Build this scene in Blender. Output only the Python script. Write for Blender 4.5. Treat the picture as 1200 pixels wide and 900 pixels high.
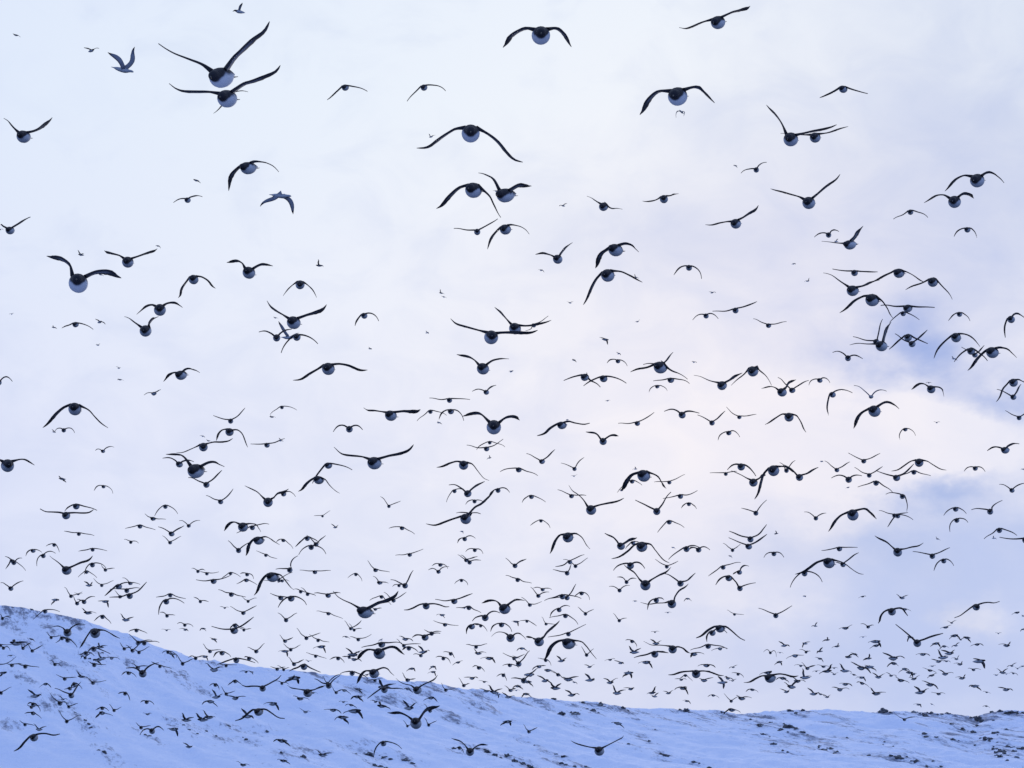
import bpy, math, random
import numpy as np
from mathutils import Vector, noise as mnoise

rng = random.Random(7)
R = math.radians
scene = bpy.context.scene
for o in list(bpy.data.objects):
    bpy.data.objects.remove(o)

# ------------------------------------------------------------------ camera
FPX = 3403.0                        # focal length in photo pixels (1200 wide)
PITCH = R(8.0)
CAMZ = 2.0
cam_d = bpy.data.cameras.new('camera')
cam_d.sensor_width = 36.0
cam_d.lens = FPX / 1200.0 * 36.0
cam_d.clip_start = 0.1
cam_d.clip_end = 20000.0
cam = bpy.data.objects.new('camera', cam_d)
scene.collection.objects.link(cam)
cam.location = (0, 0, CAMZ)
cam.rotation_euler = (math.pi / 2 + PITCH, 0, 0)
scene.camera = cam

def ray(px, py):
    """photo pixel -> direction with y (depth) component, camera at (0,0,CAMZ)"""
    xc = (px - 600.0) / FPX
    yc = (450.0 - py) / FPX
    return Vector((xc, math.cos(PITCH) - yc * math.sin(PITCH), math.sin(PITCH) + yc * math.cos(PITCH)))

# ------------------------------------------------------------------ sky and sun
SUN_EL, SUN_AZ = R(7.0), R(5.5)     # low sun behind the cloud veil, ahead of the camera
world = bpy.data.worlds.new('World')
scene.world = world
world.use_nodes = True
wt = world.node_tree
wt.nodes.clear()

def wn(kind, **kw):
    n = wt.nodes.new(kind)
    for k, v in kw.items():
        setattr(n, k, v)
    return n
def lk(a, b):
    wt.links.new(a, b)
def mth(op, a, b=None, c=None, clamp=False):
    n = wn('ShaderNodeMath', operation=op)
    n.use_clamp = clamp
    for i, v in enumerate((a, b, c)):
        if v is None:
            continue
        if isinstance(v, (int, float)):
            n.inputs[i].default_value = v
        else:
            lk(v, n.inputs[i])
    return n.outputs[0]
def mixc(f, a, b):
    n = wn('ShaderNodeMix', data_type='RGBA')
    for sock, v in ((n.inputs[0], f), (n.inputs[6], a), (n.inputs[7], b)):
        if isinstance(v, (int, float)):
            sock.default_value = v
        elif isinstance(v, tuple):
            sock.default_value = (*v, 1.0)
        else:
            lk(v, sock)
    return n.outputs[2]

tc = wn('ShaderNodeTexCoord')
sep = wn('ShaderNodeSeparateXYZ')
lk(tc.outputs['Generated'], sep.inputs[0])
sx, sy, sz = sep.outputs
az = mth('ARCTAN2', sx, sy)
el = mth('ARCSINE', sz)
sky = wn('ShaderNodeTexSky', sky_type='NISHITA')
sky.sun_disc = False
sky.sun_elevation = SUN_EL
sky.sun_rotation = SUN_AZ
sky.air_density = 1.0
sky.dust_density = 0.1
sky.ozone_density = 4.0
SKY_STRENGTH = 0.075
# thin cloud veil: fractal noise in azimuth / elevation, plus the openings seen in it
comb = wn('ShaderNodeCombineXYZ')
lk(az, comb.inputs[0])
lk(mth('MULTIPLY', el, 1.5), comb.inputs[1])
def fbm(scale, detail, rough, dist, off):
    mp = wn('ShaderNodeMapping')
    mp.inputs['Location'].default_value = off
    lk(comb.outputs[0], mp.inputs['Vector'])
    n = wn('ShaderNodeTexNoise')
    n.inputs['Scale'].default_value = scale
    n.inputs['Detail'].default_value = detail
    n.inputs['Roughness'].default_value = rough
    n.inputs['Distortion'].default_value = dist
    lk(mp.outputs[0], n.inputs['Vector'])
    return n.outputs['Fac']
n_big = fbm(7.0, 3.0, 0.5, 0.2, (3.1, 0.7, 0.4))
n_mid = fbm(30.0, 6.0, 0.55, 0.6, (1.3, 2.2, 1.9))
warpx = mth('MULTIPLY', mth('SUBTRACT', fbm(26.0, 5.0, 0.6, 0.0, (5.0, 1.0, 0.0)), 0.5), 0.05)
warpy = mth('MULTIPLY', mth('SUBTRACT', fbm(26.0, 5.0, 0.6, 0.0, (0.0, 7.0, 2.0)), 0.5), 0.035)
azw = mth('ADD', az, warpx)
elw = mth('ADD', el, warpy)
def blob(px, py, rx, ry, w):
    d = ray(px, py)
    a0 = math.atan2(d.x, d.y)
    e0 = math.asin(d.z / d.length)
    u = mth('DIVIDE', mth('SUBTRACT', azw, a0), rx / FPX)
    v = mth('DIVIDE', mth('SUBTRACT', elw, e0), ry / FPX)
    r2 = mth('ADD', mth('MULTIPLY', u, u), mth('MULTIPLY', v, v))
    return mth('MULTIPLY', mth('EXPONENT', mth('MULTIPLY', r2, -1.0)), w)
GAPS = [(1075, 425, 75, 36, 0.56), (1175, 470, 60, 26, 0.65), (1105, 578, 62, 22, 0.75), (1150, 650, 120, 70, 0.55),
        (1060, 640, 90, 60, 0.4), (900, 640, 60, 30, 0.25), (1190, 200, 330, 220, 0.30), (800, 285, 130, 50, 0.14),
        (0, 60, 420, 200, -0.10), (1010, 765, 260, 70, 0.22), (1040, 385, 60, 30, 0.24), (960, 520, 170, 75, -0.22), (1100, 505, 60, 30, -0.3)]
clear = mth('ADD', 0.03, mth('MULTIPLY', mth('SUBTRACT', n_big, 0.5), 0.3))
clear = mth('ADD', clear, mth('MULTIPLY', mth('SUBTRACT', n_mid, 0.5), 0.26))
# the veil breaks up into puffs towards the right
right = mth('MULTIPLY', mth('MULTIPLY', mth('SUBTRACT', az, 0.055), 14.0, clamp=True), mth('MULTIPLY', mth('SUBTRACT', 0.185, el), 22.0, clamp=True))
n_puff = fbm(17.0, 7.0, 0.58, 0.4, (4.7, 1.1, 3.3))
clear = mth('ADD', clear, mth('MULTIPLY', mth('MULTIPLY', mth('SUBTRACT', n_puff, 0.5), 1.5), right))
for g in GAPS:
    clear = mth('ADD', clear, blob(*g))
clear = mth('MINIMUM', mth('MAXIMUM', clear, 0.0), 1.0)
# veil brightness falls off away from the sun behind it
sd = Vector((math.sin(SUN_AZ) * math.cos(SUN_EL), math.cos(SUN_AZ) * math.cos(SUN_EL), math.sin(SUN_EL)))
dot = wn('ShaderNodeVectorMath', operation='DOT_PRODUCT')
lk(tc.outputs['Generated'], dot.inputs[0])
dot.inputs[1].default_value = sd
theta = mth('ARCCOSINE', mth('MINIMUM', dot.outputs['Value'], 1.0))
near = mth('EXPONENT', mth('MULTIPLY', theta, -1.0 / R(50)))
veil = mixc(near, (0.24, 0.42, 0.92), (0.955, 0.995, 1.0))
lav = mth('MULTIPLY', mth('SUBTRACT', 0.235, el), 9.0, clamp=True)
vt = wn('ShaderNodeMix', data_type='RGBA', blend_type='MULTIPLY')
lk(lav, vt.inputs[0])
lk(veil, vt.inputs[6])
vt.inputs[7].default_value = (0.985, 0.945, 0.985, 1.0)
veil = vt.outputs[2]
glow = mth('EXPONENT', mth('MULTIPLY', mth('MULTIPLY', theta, theta), -1.0 / R(6.5) ** 2))
veil = mixc(mth('MULTIPLY', glow, 0.9), veil, (0.93, 0.885, 0.935))
tint = wn('ShaderNodeMix', data_type='RGBA', blend_type='MULTIPLY')
tint.inputs[0].default_value = 1.0
lk(sky.outputs[0], tint.inputs[6])
# cool white balance of the photograph
tint.inputs[7].default_value = (SKY_STRENGTH * 1.05, SKY_STRENGTH * 1.0, SKY_STRENGTH * 1.55, 1.0)
col = mixc(clear, veil, tint.outputs[2])
# a shaded blue-grey cloud bank low along the horizon, thickest to the right
bank = mth('MULTIPLY', mth('EXPONENT', mth('MULTIPLY', mth('MULTIPLY', elw, elw), -1.0 / 0.09 ** 2)), 0.42)
for g in [(1120, 770, 330, 120, 0.55), (1160, 655, 170, 80, 0.30), (1200, 300, 300, 300, 0.10), (1140, 718, 34, 22, -0.55), (1010, 600, 40, 25, -0.2), (880, 700, 60, 30, -0.25)]:
    bank = mth('ADD', bank, blob(*g))
bank = mth('ADD', bank, mth('MULTIPLY', mth('SUBTRACT', n_mid, 0.5), 0.45))
bank = mth('MINIMUM', mth('MAXIMUM', bank, 0.0), 0.9)
col = mixc(bank, col, (0.49, 0.58, 0.87))
bg = wn('ShaderNodeBackground')
bg.inputs['Strength'].default_value = 1.0
lk(col, bg.inputs['Color'])
wo = wn('ShaderNodeOutputWorld')
lk(bg.outputs[0], wo.inputs['Surface'])

sun_d = bpy.data.lights.new('sun', 'SUN')
sun_d.energy = 0.5
sun_d.angle = R(14)
sun_d.color = (1.0, 0.93, 0.88)
sun = bpy.data.objects.new('sun', sun_d)
scene.collection.objects.link(sun)
sun.rotation_euler = (-sd).to_track_quat('-Z', 'Y').to_euler()
sun.location = (0, 0, 120)

vs = scene.view_settings
vs.view_transform = 'Standard'
vs.look = 'None'
vs.gamma = 1.0
vs.exposure = 0.0
vs.use_curve_mapping = False
scene.cycles.filter_width = 1.5
ROCKS = """
@1000 740 6
975 568 24 1035 560 32 1085 572 34 1120 570 26 1150 573 24 885 620 48 862 606 26 905 632 36 876 660 18 985 625 14 1080 690 22
990 715 30 1018 708 22 850 715 40 505 725 34 515 742 22 585 745 20 705 765 32 930 768 34 965 760 36 858 800 20 1090 812 28
990 830 34 1045 845 44 1060 858 26 1130 840 28 1165 828 26 1195 830 34 1030 882 34 1150 885 30 215 550 42 430 568 30 505 592 36 550 562 28
670 565 28 620 582 22 110 872 26 220 780 12 210 797 10 280 805 10 320 885 30 270 880 28 375 880 14 770 690 30 690 648 24 1192 575 26
@800 740 6
25 558 36 755 562 40 845 555 24 548 664 42 690 692 34 735 676 40 770 676 36 800 690 28 845 710 26 570 722 30 995 832 32 1048 826 28
1070 855 22 705 835 18 740 853 18 1155 748 16 640 790 24 280 570 22 480 620 20 620 640 22
@600 740 6
500 505 22 622 515 34 295 475 26 780 538 26 1055 862 30 1085 872 36 450 578 40 575 560 30 350 580 34 965 772 18 820 790 18 1010 690 14 310 862 15 365 885 32
@400 840 3
98 135 24 52 130 10 150 143 14 118 170 16 175 150 14 228 157 18 140 175 14 515 125 26 540 135 16 480 115 12 395 113 12 585 137 18
610 158 22 640 165 14 665 176 20 680 100 8 780 140 10 775 165 14 790 170 10 820 175 10 1010 95 9 860 178 10
@800 820 3
10 40 14 40 220 14 95 238 12 735 200 12 770 210 16 820 225 18 860 235 12 880 218 9 910 236 10 1100 185 10
@0 740 6
640 685 16 735 855 30 1022 730 18 1048 733 16 560 590 20 600 630 22 625 660 20 530 570 16 380 500 12
@200 740 6
530 765 26 410 665 22 930 885 34 780 855 22 680 715 20 90 660 18 130 690 16 190 720 18 250 700 20 320 735 16
@0 690 4
150 100 14 60 88 10 330 240 14 480 300 12 420 330 12
"""
STREAKS = """
@0 740 6
380 190 450 230 520 250 590 270 200 340 130 310 300 480 340 510 520 570 580 610 620 650 50 680 20 640 690 800 740 860 250 60 420 200 560 270 640 330 900 200 700 410
@0 690 4
40 90 100 110 180 110 280 130 350 150 20 170 90 200 60 160 230 180 130 260
@200 740 6
60 270 120 330 200 410 90 370 150 660 230 700 300 730 440 670 60 660 860 850 930 885 970 840 30 300 640 710 530 770 1000 290 300 215
@400 740 6
100 420 450 470 560 440 720 560 800 610 900 660 900 490 1050 530 800 390 30 800 120 815 200 350 330 480 400 490 650 400 980 450 600 350 500 330
@600 740 6
100 500 250 550 350 580 450 580 560 560 780 560 1060 610 900 740 40 480 180 480 400 520 680 530 980 580 520 680 900 640
@800 740 6
80 660 200 700 420 620 580 640 700 760 640 790 760 700 830 710 900 750 1100 660 950 770 1000 780 300 600 100 590 540 600 1060 590
@1000 740 6
150 710 190 760 750 690 600 690 700 640 800 600 560 580 460 575 640 580 950 700 1000 760 1080 830 300 870
"""

# ------------------------------------------------------------------ helpers
def link(o, parent=None):
    scene.collection.objects.link(o)
    if parent:
        o.parent = parent
    return o
def mesh_obj(name, verts, faces, mat, smooth=True, attr=None, parent=None):
    me = bpy.data.meshes.new(name)
    me.from_pydata([tuple(v) for v in verts], [], faces)
    if attr is not None:
        a = me.attributes.new('plumage', 'FLOAT', 'POINT')
        a.data.foreach_set('value', np.asarray(attr, dtype=np.float32))
    me.materials.append(mat)
    if smooth:
        me.polygons.foreach_set('use_smooth', [True] * len(me.polygons))
    me.update()
    return link(bpy.data.objects.new(name, me), parent)
def new_mat(name):
    m = bpy.data.materials.new(name)
    m.use_nodes = True
    nt = m.node_tree
    b = nt.nodes['Principled BSDF']
    return m, nt, b
def node(nt, kind, **kw):
    n = nt.nodes.new(kind)
    for k, v in kw.items():
        setattr(n, k, v)
    return n
def ramp(nt, stops):
    n = nt.nodes.new('ShaderNodeValToRGB')
    e = n.color_ramp.elements
    while len(e) < len(stops):
        e.new(0.5)
    for i, (p, c) in enumerate(stops):
        e[i].position = p
        e[i].color = (*c, 1.0)
    return n

# ------------------------------------------------------------------ materials of the ground
def snow_material(name, rocky):
    m, nt, b = new_mat(name)
    tcn = node(nt, 'ShaderNodeTexCoord')
    L = nt.links.new
    def tex(scale, detail, rough, rot=0.0, sc=(1, 1, 1), dist=0.0):
        mp = node(nt, 'ShaderNodeMapping')
        mp.inputs['Rotation'].default_value = (0, 0, rot)
        mp.inputs['Scale'].default_value = sc
        # rotate first, then stretch
        mp.vector_type = 'TEXTURE'
        mp.inputs['Scale'].default_value = tuple(1.0 / s for s in sc)
        L(tcn.outputs['Object'], mp.inputs['Vector'])
        n = node(nt, 'ShaderNodeTexNoise')
        n.inputs['Scale'].default_value = scale
        n.inputs['Detail'].default_value = detail
        n.inputs['Roughness'].default_value = rough
        n.inputs['Distortion'].default_value = dist
        L(mp.outputs[0], n.inputs['Vector'])
        return n.outputs['Fac']
    def mm(op, a, c, clamp=False):
        n = node(nt, 'ShaderNodeMath', operation=op)
        n.use_clamp = clamp
        for i, v in enumerate((a, c)):
            if isinstance(v, (int, float)):
                n.inputs[i].default_value = v
            else:
                L(v, n.inputs[i])
        return n.outputs[0]
    grain = tex(2.2, 5.0, 0.6)
    base = ramp(nt, [(0.3, (0.69, 0.75, 0.92)), (0.7, (0.78, 0.82, 0.96))])
    L(grain, base.inputs[0])
    out = base.outputs[0]
    if rocky:
        at = node(nt, 'ShaderNodeAttribute', attribute_name='scour')
        scour = at.outputs['Fac']
        th = math.atan2(-4.6, 1.0)
        st = tex(0.55, 7.0, 0.72, th, (0.055, 1.0, 1.0), 0.35)
        fine = tex(1.7, 5.0, 0.7, th, (0.14, 1.0, 1.0), 0.3)
        v = mm('ADD', mm('MULTIPLY', st, 0.65), mm('MULTIPLY', fine, 0.35))
        v = mm('ADD', v, mm('MULTIPLY', mm('SUBTRACT', scour, 0.5), 0.34))
        mask = ramp(nt, [(0.49, (0, 0, 0)), (0.60, (1, 1, 1))])
        L(v, mask.inputs[0])
        mx = node(nt, 'ShaderNodeMix', data_type='RGBA')
        L(mask.outputs[0], mx.inputs[0])
        L(out, mx.inputs[6])
        mx.inputs[7].default_value = (0.16, 0.18, 0.26, 1)
        out = mx.outputs[2]
    L(out, b.inputs['Base Color'])
    b.inputs['Roughness'].default_value = 0.75
    b.inputs['Specular IOR Level'].default_value = 0.25
    bump = node(nt, 'ShaderNodeBump')
    bump.inputs['Strength'].default_value = 0.6
    bump.inputs['Distance'].default_value = 0.4
    L(tex(0.9, 6.0, 0.6), bump.inputs['Height'])
    L(bump.outputs[0], b.inputs['Normal'])
    return m
snow_hill_mat = snow_material('wind_scoured_snow', True)
snow_flat_mat = snow_material('flat_snow', False)

# ------------------------------------------------------------------ the snowy hill
RIDGE = [(0, 710), (30, 714), (60, 719), (100, 728), (150, 745), (190, 760), (230, 772), (280, 779), (330, 785), (400, 792), (450, 795), (500, 800),
         (560, 809), (600, 815), (650, 820), (700, 825), (760, 831), (800, 832), (840, 834), (870, 836), (900, 834), (925, 832), (985, 833), (1020, 834),
         (1060, 832), (1100, 836), (1130, 840), (1143, 843), (1150, 839), (1170, 833), (1200, 833)]
_u, _e = [], []
for px, py in RIDGE:
    d = ray(px, py)
    _u.append(d.x / d.y)
    _e.append(d.z / d.y)
_u = [-1.2, -0.55, -0.32, -0.22] + _u + [0.24, 0.4, 0.7, 1.2]
_e = [0.02, 0.055, 0.082, 0.073] + _e + [0.030, 0.036, 0.026, 0.015]
Y0 = 300.0
def ridge_y(x):
    return 520.0 + 18.0 * np.sin(x / 47.0 + 0.6) + 9.0 * np.sin(x / 17.0)
def fb(x, y, s, o, seed):
    return mnoise.fractal(Vector((x * s, y * s, seed)), 1.0, 2.1, o)
def smooth01(a):
    a = min(1.0, max(0.0, a))
    return a * a * (3 - 2 * a)
def height(x, y):
    if y < 30:
        return 0.0
    u = x / y
    yr = float(ridge_y(x))
    t = (y - Y0) / (yr - Y0)
    if t <= 0:
        return 0.0
    zr = CAMZ + yr * float(np.interp(u, _u, _e))
    rough = smooth01(t * 3.0)
    th = (x * 0.955 + y * 0.298)        # across the wind-cut ribs
    al = (-x * 0.298 + y * 0.955)
    rib = mnoise.fractal(Vector((th * 0.16, al * 0.022, 3.0)), 0.9, 2.1, 4)
    crest = math.exp(-((t - 1.0) / 0.10) ** 2)
    if t <= 1.0:
        s = t * (0.80 + 0.20 * t)
        z = zr * s
    else:
        z = zr * (1.0 - 0.25 * smooth01((t - 1.0) / 1.2) - 0.02 * (t - 1.0))
    z += rough * (0.55 * fb(x, y, 0.035, 4, 0.0) * (1 - 0.8 * crest) + 0.85 * rib * (1 - 0.5 * crest) + 0.16 * fb(x, y, 0.33, 4, 9.0))
    z += crest * (0.26 * fb(x, y, 0.45, 4, 5.0) + 0.16 * fb(x, y, 1.3, 3, 15.0))
    return max(z, 0.0)
def parse(text):
    out = []
    ox = oy = 0.0
    s = 1.0
    for ln in text.strip().splitlines():
        if ln.startswith('@'):
            ox, oy, s = (float(v) for v in ln[1:].split())
        else:
            out.append((ln.split(), ox, oy, s))
    return out
def hit_hill(px, py):
    """depth y in metres where the pixel's ray meets the hill"""
    d = ray(px, py)
    k = 1.0 / d.y
    y = Y0
    while y < 640:
        if CAMZ + d.z * k * y <= height(d.x * k * y, y):
            return y
        y += 1.0
    return None
seeds = []
for text, step, amp in ((STREAKS, 2, 0.47), (ROCKS, 3, 0.44)):
    for toks, ox, oy, s in parse(text):
        v = [float(q) for q in toks]
        for i in range(0, len(v), step):
            px, py = ox + v[i] / s, oy + v[i + 1] / s
            y = hit_hill(px, py + 0.5) or hit_hill(px, py + 3.0)
            if y:
                d = ray(px, py)
                seeds.append((d.x / d.y * y, y, amp))
seeds = np.array(seeds)
def scour_field(P):
    """bare, wind-scoured ground: streaks round the outcrops, and along the crest"""
    out = np.full(len(P), 0.10)
    for x0, y0, a in seeds:
        dx, dy = P[:, 0] - x0, P[:, 1] - y0
        k_ = 3.4 if x0 < -20 else (5.0 if x0 < 30 else 8.0)
        n_ = math.hypot(1.0, k_)
        al = (dx - k_ * dy) / n_
        ac = (k_ * dx + dy) / n_
        np.maximum(out, 0.10 + a * np.exp(-(al / (3.4 * k_)) ** 2 - (ac / 2.2) ** 2), out=out)
    yr = ridge_y(P[:, 0])
    tt = (P[:, 1] - Y0) / (yr - Y0)
    out += 0.13 * np.exp(-((tt - 0.97) / 0.06) ** 2)
    return np.clip(out, 0, 0.85)
def axis(lo, hi, step, far_lo, far_hi, n):
    mid = list(np.arange(lo, hi, step))
    a = [lo - (lo - far_lo) * ((n - i) / n) ** 2.2 for i in range(n)]
    b = [hi + (far_hi - hi) * ((i + 1) / n) ** 2.2 for i in range(n)]
    return a + mid + [hi] + b
xs = axis(-115.0, 115.0, 0.62, -700.0, 700.0, 26)
ys = axis(Y0 - 4, 590.0, 0.95, Y0 - 8, 1500.0, 22)
ys = [y for y in ys if y > Y0 - 9]
verts = []
for y in ys:
    for x in xs:
        verts.append((x, y, height(x, y) - 0.02))
sc_attr = scour_field(np.array(verts))
nx = len(xs)
faces = [(j * nx + i, j * nx + i + 1, (j + 1) * nx + i + 1, (j + 1) * nx + i) for j in range(len(ys) - 1) for i in range(nx - 1)]
hill = mesh_obj('snowy_hill', verts, faces, snow_hill_mat)
a = hill.data.attributes.new('scour', 'FLOAT', 'POINT')
a.data.foreach_set('value', np.asarray(sc_attr, dtype=np.float32))
hill['kind'] = 'structure'
hill['label'] = 'snow covered hillside with dark wind-scoured streaks below its crest'
# snowy land under the hill; unseen foreshore and water added to tune belly light
g = mesh_obj('snow_ground', [(-6000, Y0 - 14, -0.06), (6000, Y0 - 14, -0.06), (6000, 6000, -0.06), (-6000, 6000, -0.06)], [(0, 1, 2, 3)], snow_flat_mat, smooth=False)
g['kind'] = 'structure'
fs = mesh_obj('unseen_bounce_snow', [(-6000, -6000, -0.05), (6000, -6000, -0.05), (6000, 18, -0.05), (-6000, 18, -0.05)], [(0, 1, 2, 3)], snow_flat_mat, smooth=False)  # unseen snow sheet added to bounce light up, its edge set by belly brightness
fs['kind'] = 'structure'
sea_mat, nt, b = new_mat('unseen_sea_water')
b.inputs['Base Color'].default_value = (0.03, 0.05, 0.075, 1)
b.inputs['Roughness'].default_value = 0.12
b.inputs['IOR'].default_value = 1.33
tcn = node(nt, 'ShaderNodeTexCoord')
wv = node(nt, 'ShaderNodeTexNoise')
wv.inputs['Scale'].default_value = 0.35
wv.inputs['Detail'].default_value = 6.0
nt.links.new(tcn.outputs['Object'], wv.inputs['Vector'])
bp = node(nt, 'ShaderNodeBump')
bp.inputs['Strength'].default_value = 0.8
bp.inputs['Distance'].default_value = 0.6
nt.links.new(wv.outputs['Fac'], bp.inputs['Height'])
nt.links.new(bp.outputs[0], b.inputs['Normal'])
g2 = mesh_obj('unseen_dark_sea', [(-6000, -6000, -0.6), (6000, -6000, -0.6), (6000, 6000, -0.6), (-6000, 6000, -0.6)], [(0, 1, 2, 3)], sea_mat, smooth=False)  # unseen dark water added so less light bounces onto the bellies
g2['kind'] = 'structure'

# ------------------------------------------------------------------ rocks
rock_mat, nt, b = new_mat('dark_rock')
tcn = node(nt, 'ShaderNodeTexCoord')
n1 = node(nt, 'ShaderNodeTexNoise')
n1.inputs['Scale'].default_value = 2.5
n1.inputs['Detail'].default_value = 6.0
nt.links.new(tcn.outputs['Object'], n1.inputs['Vector'])
rr = ramp(nt, [(0.3, (0.045, 0.045, 0.052)), (0.7, (0.15, 0.145, 0.15))])
nt.links.new(n1.outputs['Fac'], rr.inputs[0])
# snow lying on the upward faces
geo = node(nt, 'ShaderNodeNewGeometry')
sp = node(nt, 'ShaderNodeSeparateXYZ')
nt.links.new(geo.outputs['Normal'], sp.inputs[0])
ad = node(nt, 'ShaderNodeMath', operation='MULTIPLY_ADD')
nt.links.new(n1.outputs['Fac'], ad.inputs[0])
ad.inputs[1].default_value = 0.6
nt.links.new(sp.outputs['Z'], ad.inputs[2])
sm = ramp(nt, [(0.0, (0, 0, 0)), (1.0, (1, 1, 1))])
mr = node(nt, 'ShaderNodeMapRange')
mr.inputs['From Min'].default_value = 1.22
mr.inputs['From Max'].default_value = 1.36
nt.links.new(ad.outputs[0], mr.inputs['Value'])
mx = node(nt, 'ShaderNodeMix', data_type='RGBA')
nt.links.new(mr.outputs[0], mx.inputs[0])
nt.links.new(rr.outputs[0], mx.inputs[6])
mx.inputs[7].default_value = (0.70, 0.78, 0.94, 1)
nt.links.new(mx.outputs[2], b.inputs['Base Color'])
b.inputs['Roughness'].default_value = 0.9

import bmesh
def rock_mesh(w, h, dep, seed):
    bm = bmesh.new()
    bmesh.ops.create_icosphere(bm, subdivisions=3, radius=1.0)
    for v in bm.verts:
        p = v.co.normalized()
        n = mnoise.fractal(p * 1.4 + Vector((seed * 3.7, seed, 0)), 1.0, 2.2, 4)
        c = mnoise.cell(p * 2.2 + Vector((seed, 0, seed * 1.3)))
        r = max(0.25, 1.0 + 0.75 * n + 0.22 * c)
        v.co = Vector((p.x * r * w, p.y * r * dep, p.z * r * h))
    me = bpy.data.meshes.new('rock')
    bm.to_mesh(me)
    bm.free()
    me.materials.append(rock_mat)
    return me
n_rock = 0
rock_list = []
spots = []
for toks, ox, oy, s in parse(ROCKS):
    vals = [float(v) for v in toks]
    for i in range(0, len(vals), 3):
        px, py, w = ox + vals[i] / s, oy + vals[i + 1] / s, vals[i + 2] / s
        spots.append((px, py, w))
        if w > 4.2:
            for _ in range(rng.choice([0, 1, 1, 2])):
                o_ = rng.uniform(0.7, 1.6) * w * rng.choice([-1, 1, 1])
                spots.append((px + o_, py + o_ * rng.uniform(0.2, 0.55), w * rng.uniform(0.3, 0.55)))
if True:
    for px, py, w in spots:
        y = hit_hill(px, py + 0.5)
        crest = False
        if y is None:
            y = hit_hill(px, py + 3.0)
            crest = True
            if y is None:
                continue
        d = ray(px, py)
        x = d.x / d.y * y
        width = w * y / FPX * 0.5 * 1.12
        hgt = width * rng.uniform(0.4, 0.8)
        tt = (y - Y0) / (float(ridge_y(x)) - Y0)
        me = rock_mesh(width, hgt, width * rng.uniform(0.9, 2.2), n_rock + 1.0)
        o = link(bpy.data.objects.new('rock', me))
        o.location = (x, y, height(x, y) + hgt * (0.02 if not crest else -0.05))
        o.rotation_euler = (rng.uniform(-0.15, 0.15), rng.uniform(0.05, 0.5), rng.uniform(-0.7, 0.7))
        size = 'large' if w > 5.5 else 'small'
        if crest or tt > 0.93:
            where = 'on the snowy hill crest'
        else:
            where = 'on the snowy hillside'
        tall = 'blocky' if hgt > 0.6 * width else 'low flat'
        o['label'] = '%s %s dark rock %s' % (size, tall, where)
        o['category'] = 'rock'
        o['group'] = 'dark rocks in the snow of the hill'
        n_rock += 1
        rock_list.append(o)
for o in rock_list:
    near_n = sum(1 for p in rock_list if p is not o and abs(p.location.x - o.location.x) < 3.0 and abs(p.location.y - o.location.y) < 22.0)
    o['label'] += ', ' + ('standing alone' if near_n == 0 else ('beside one other' if near_n == 1 else ('among a few others' if near_n < 4 else 'in a dense cluster')))
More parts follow.
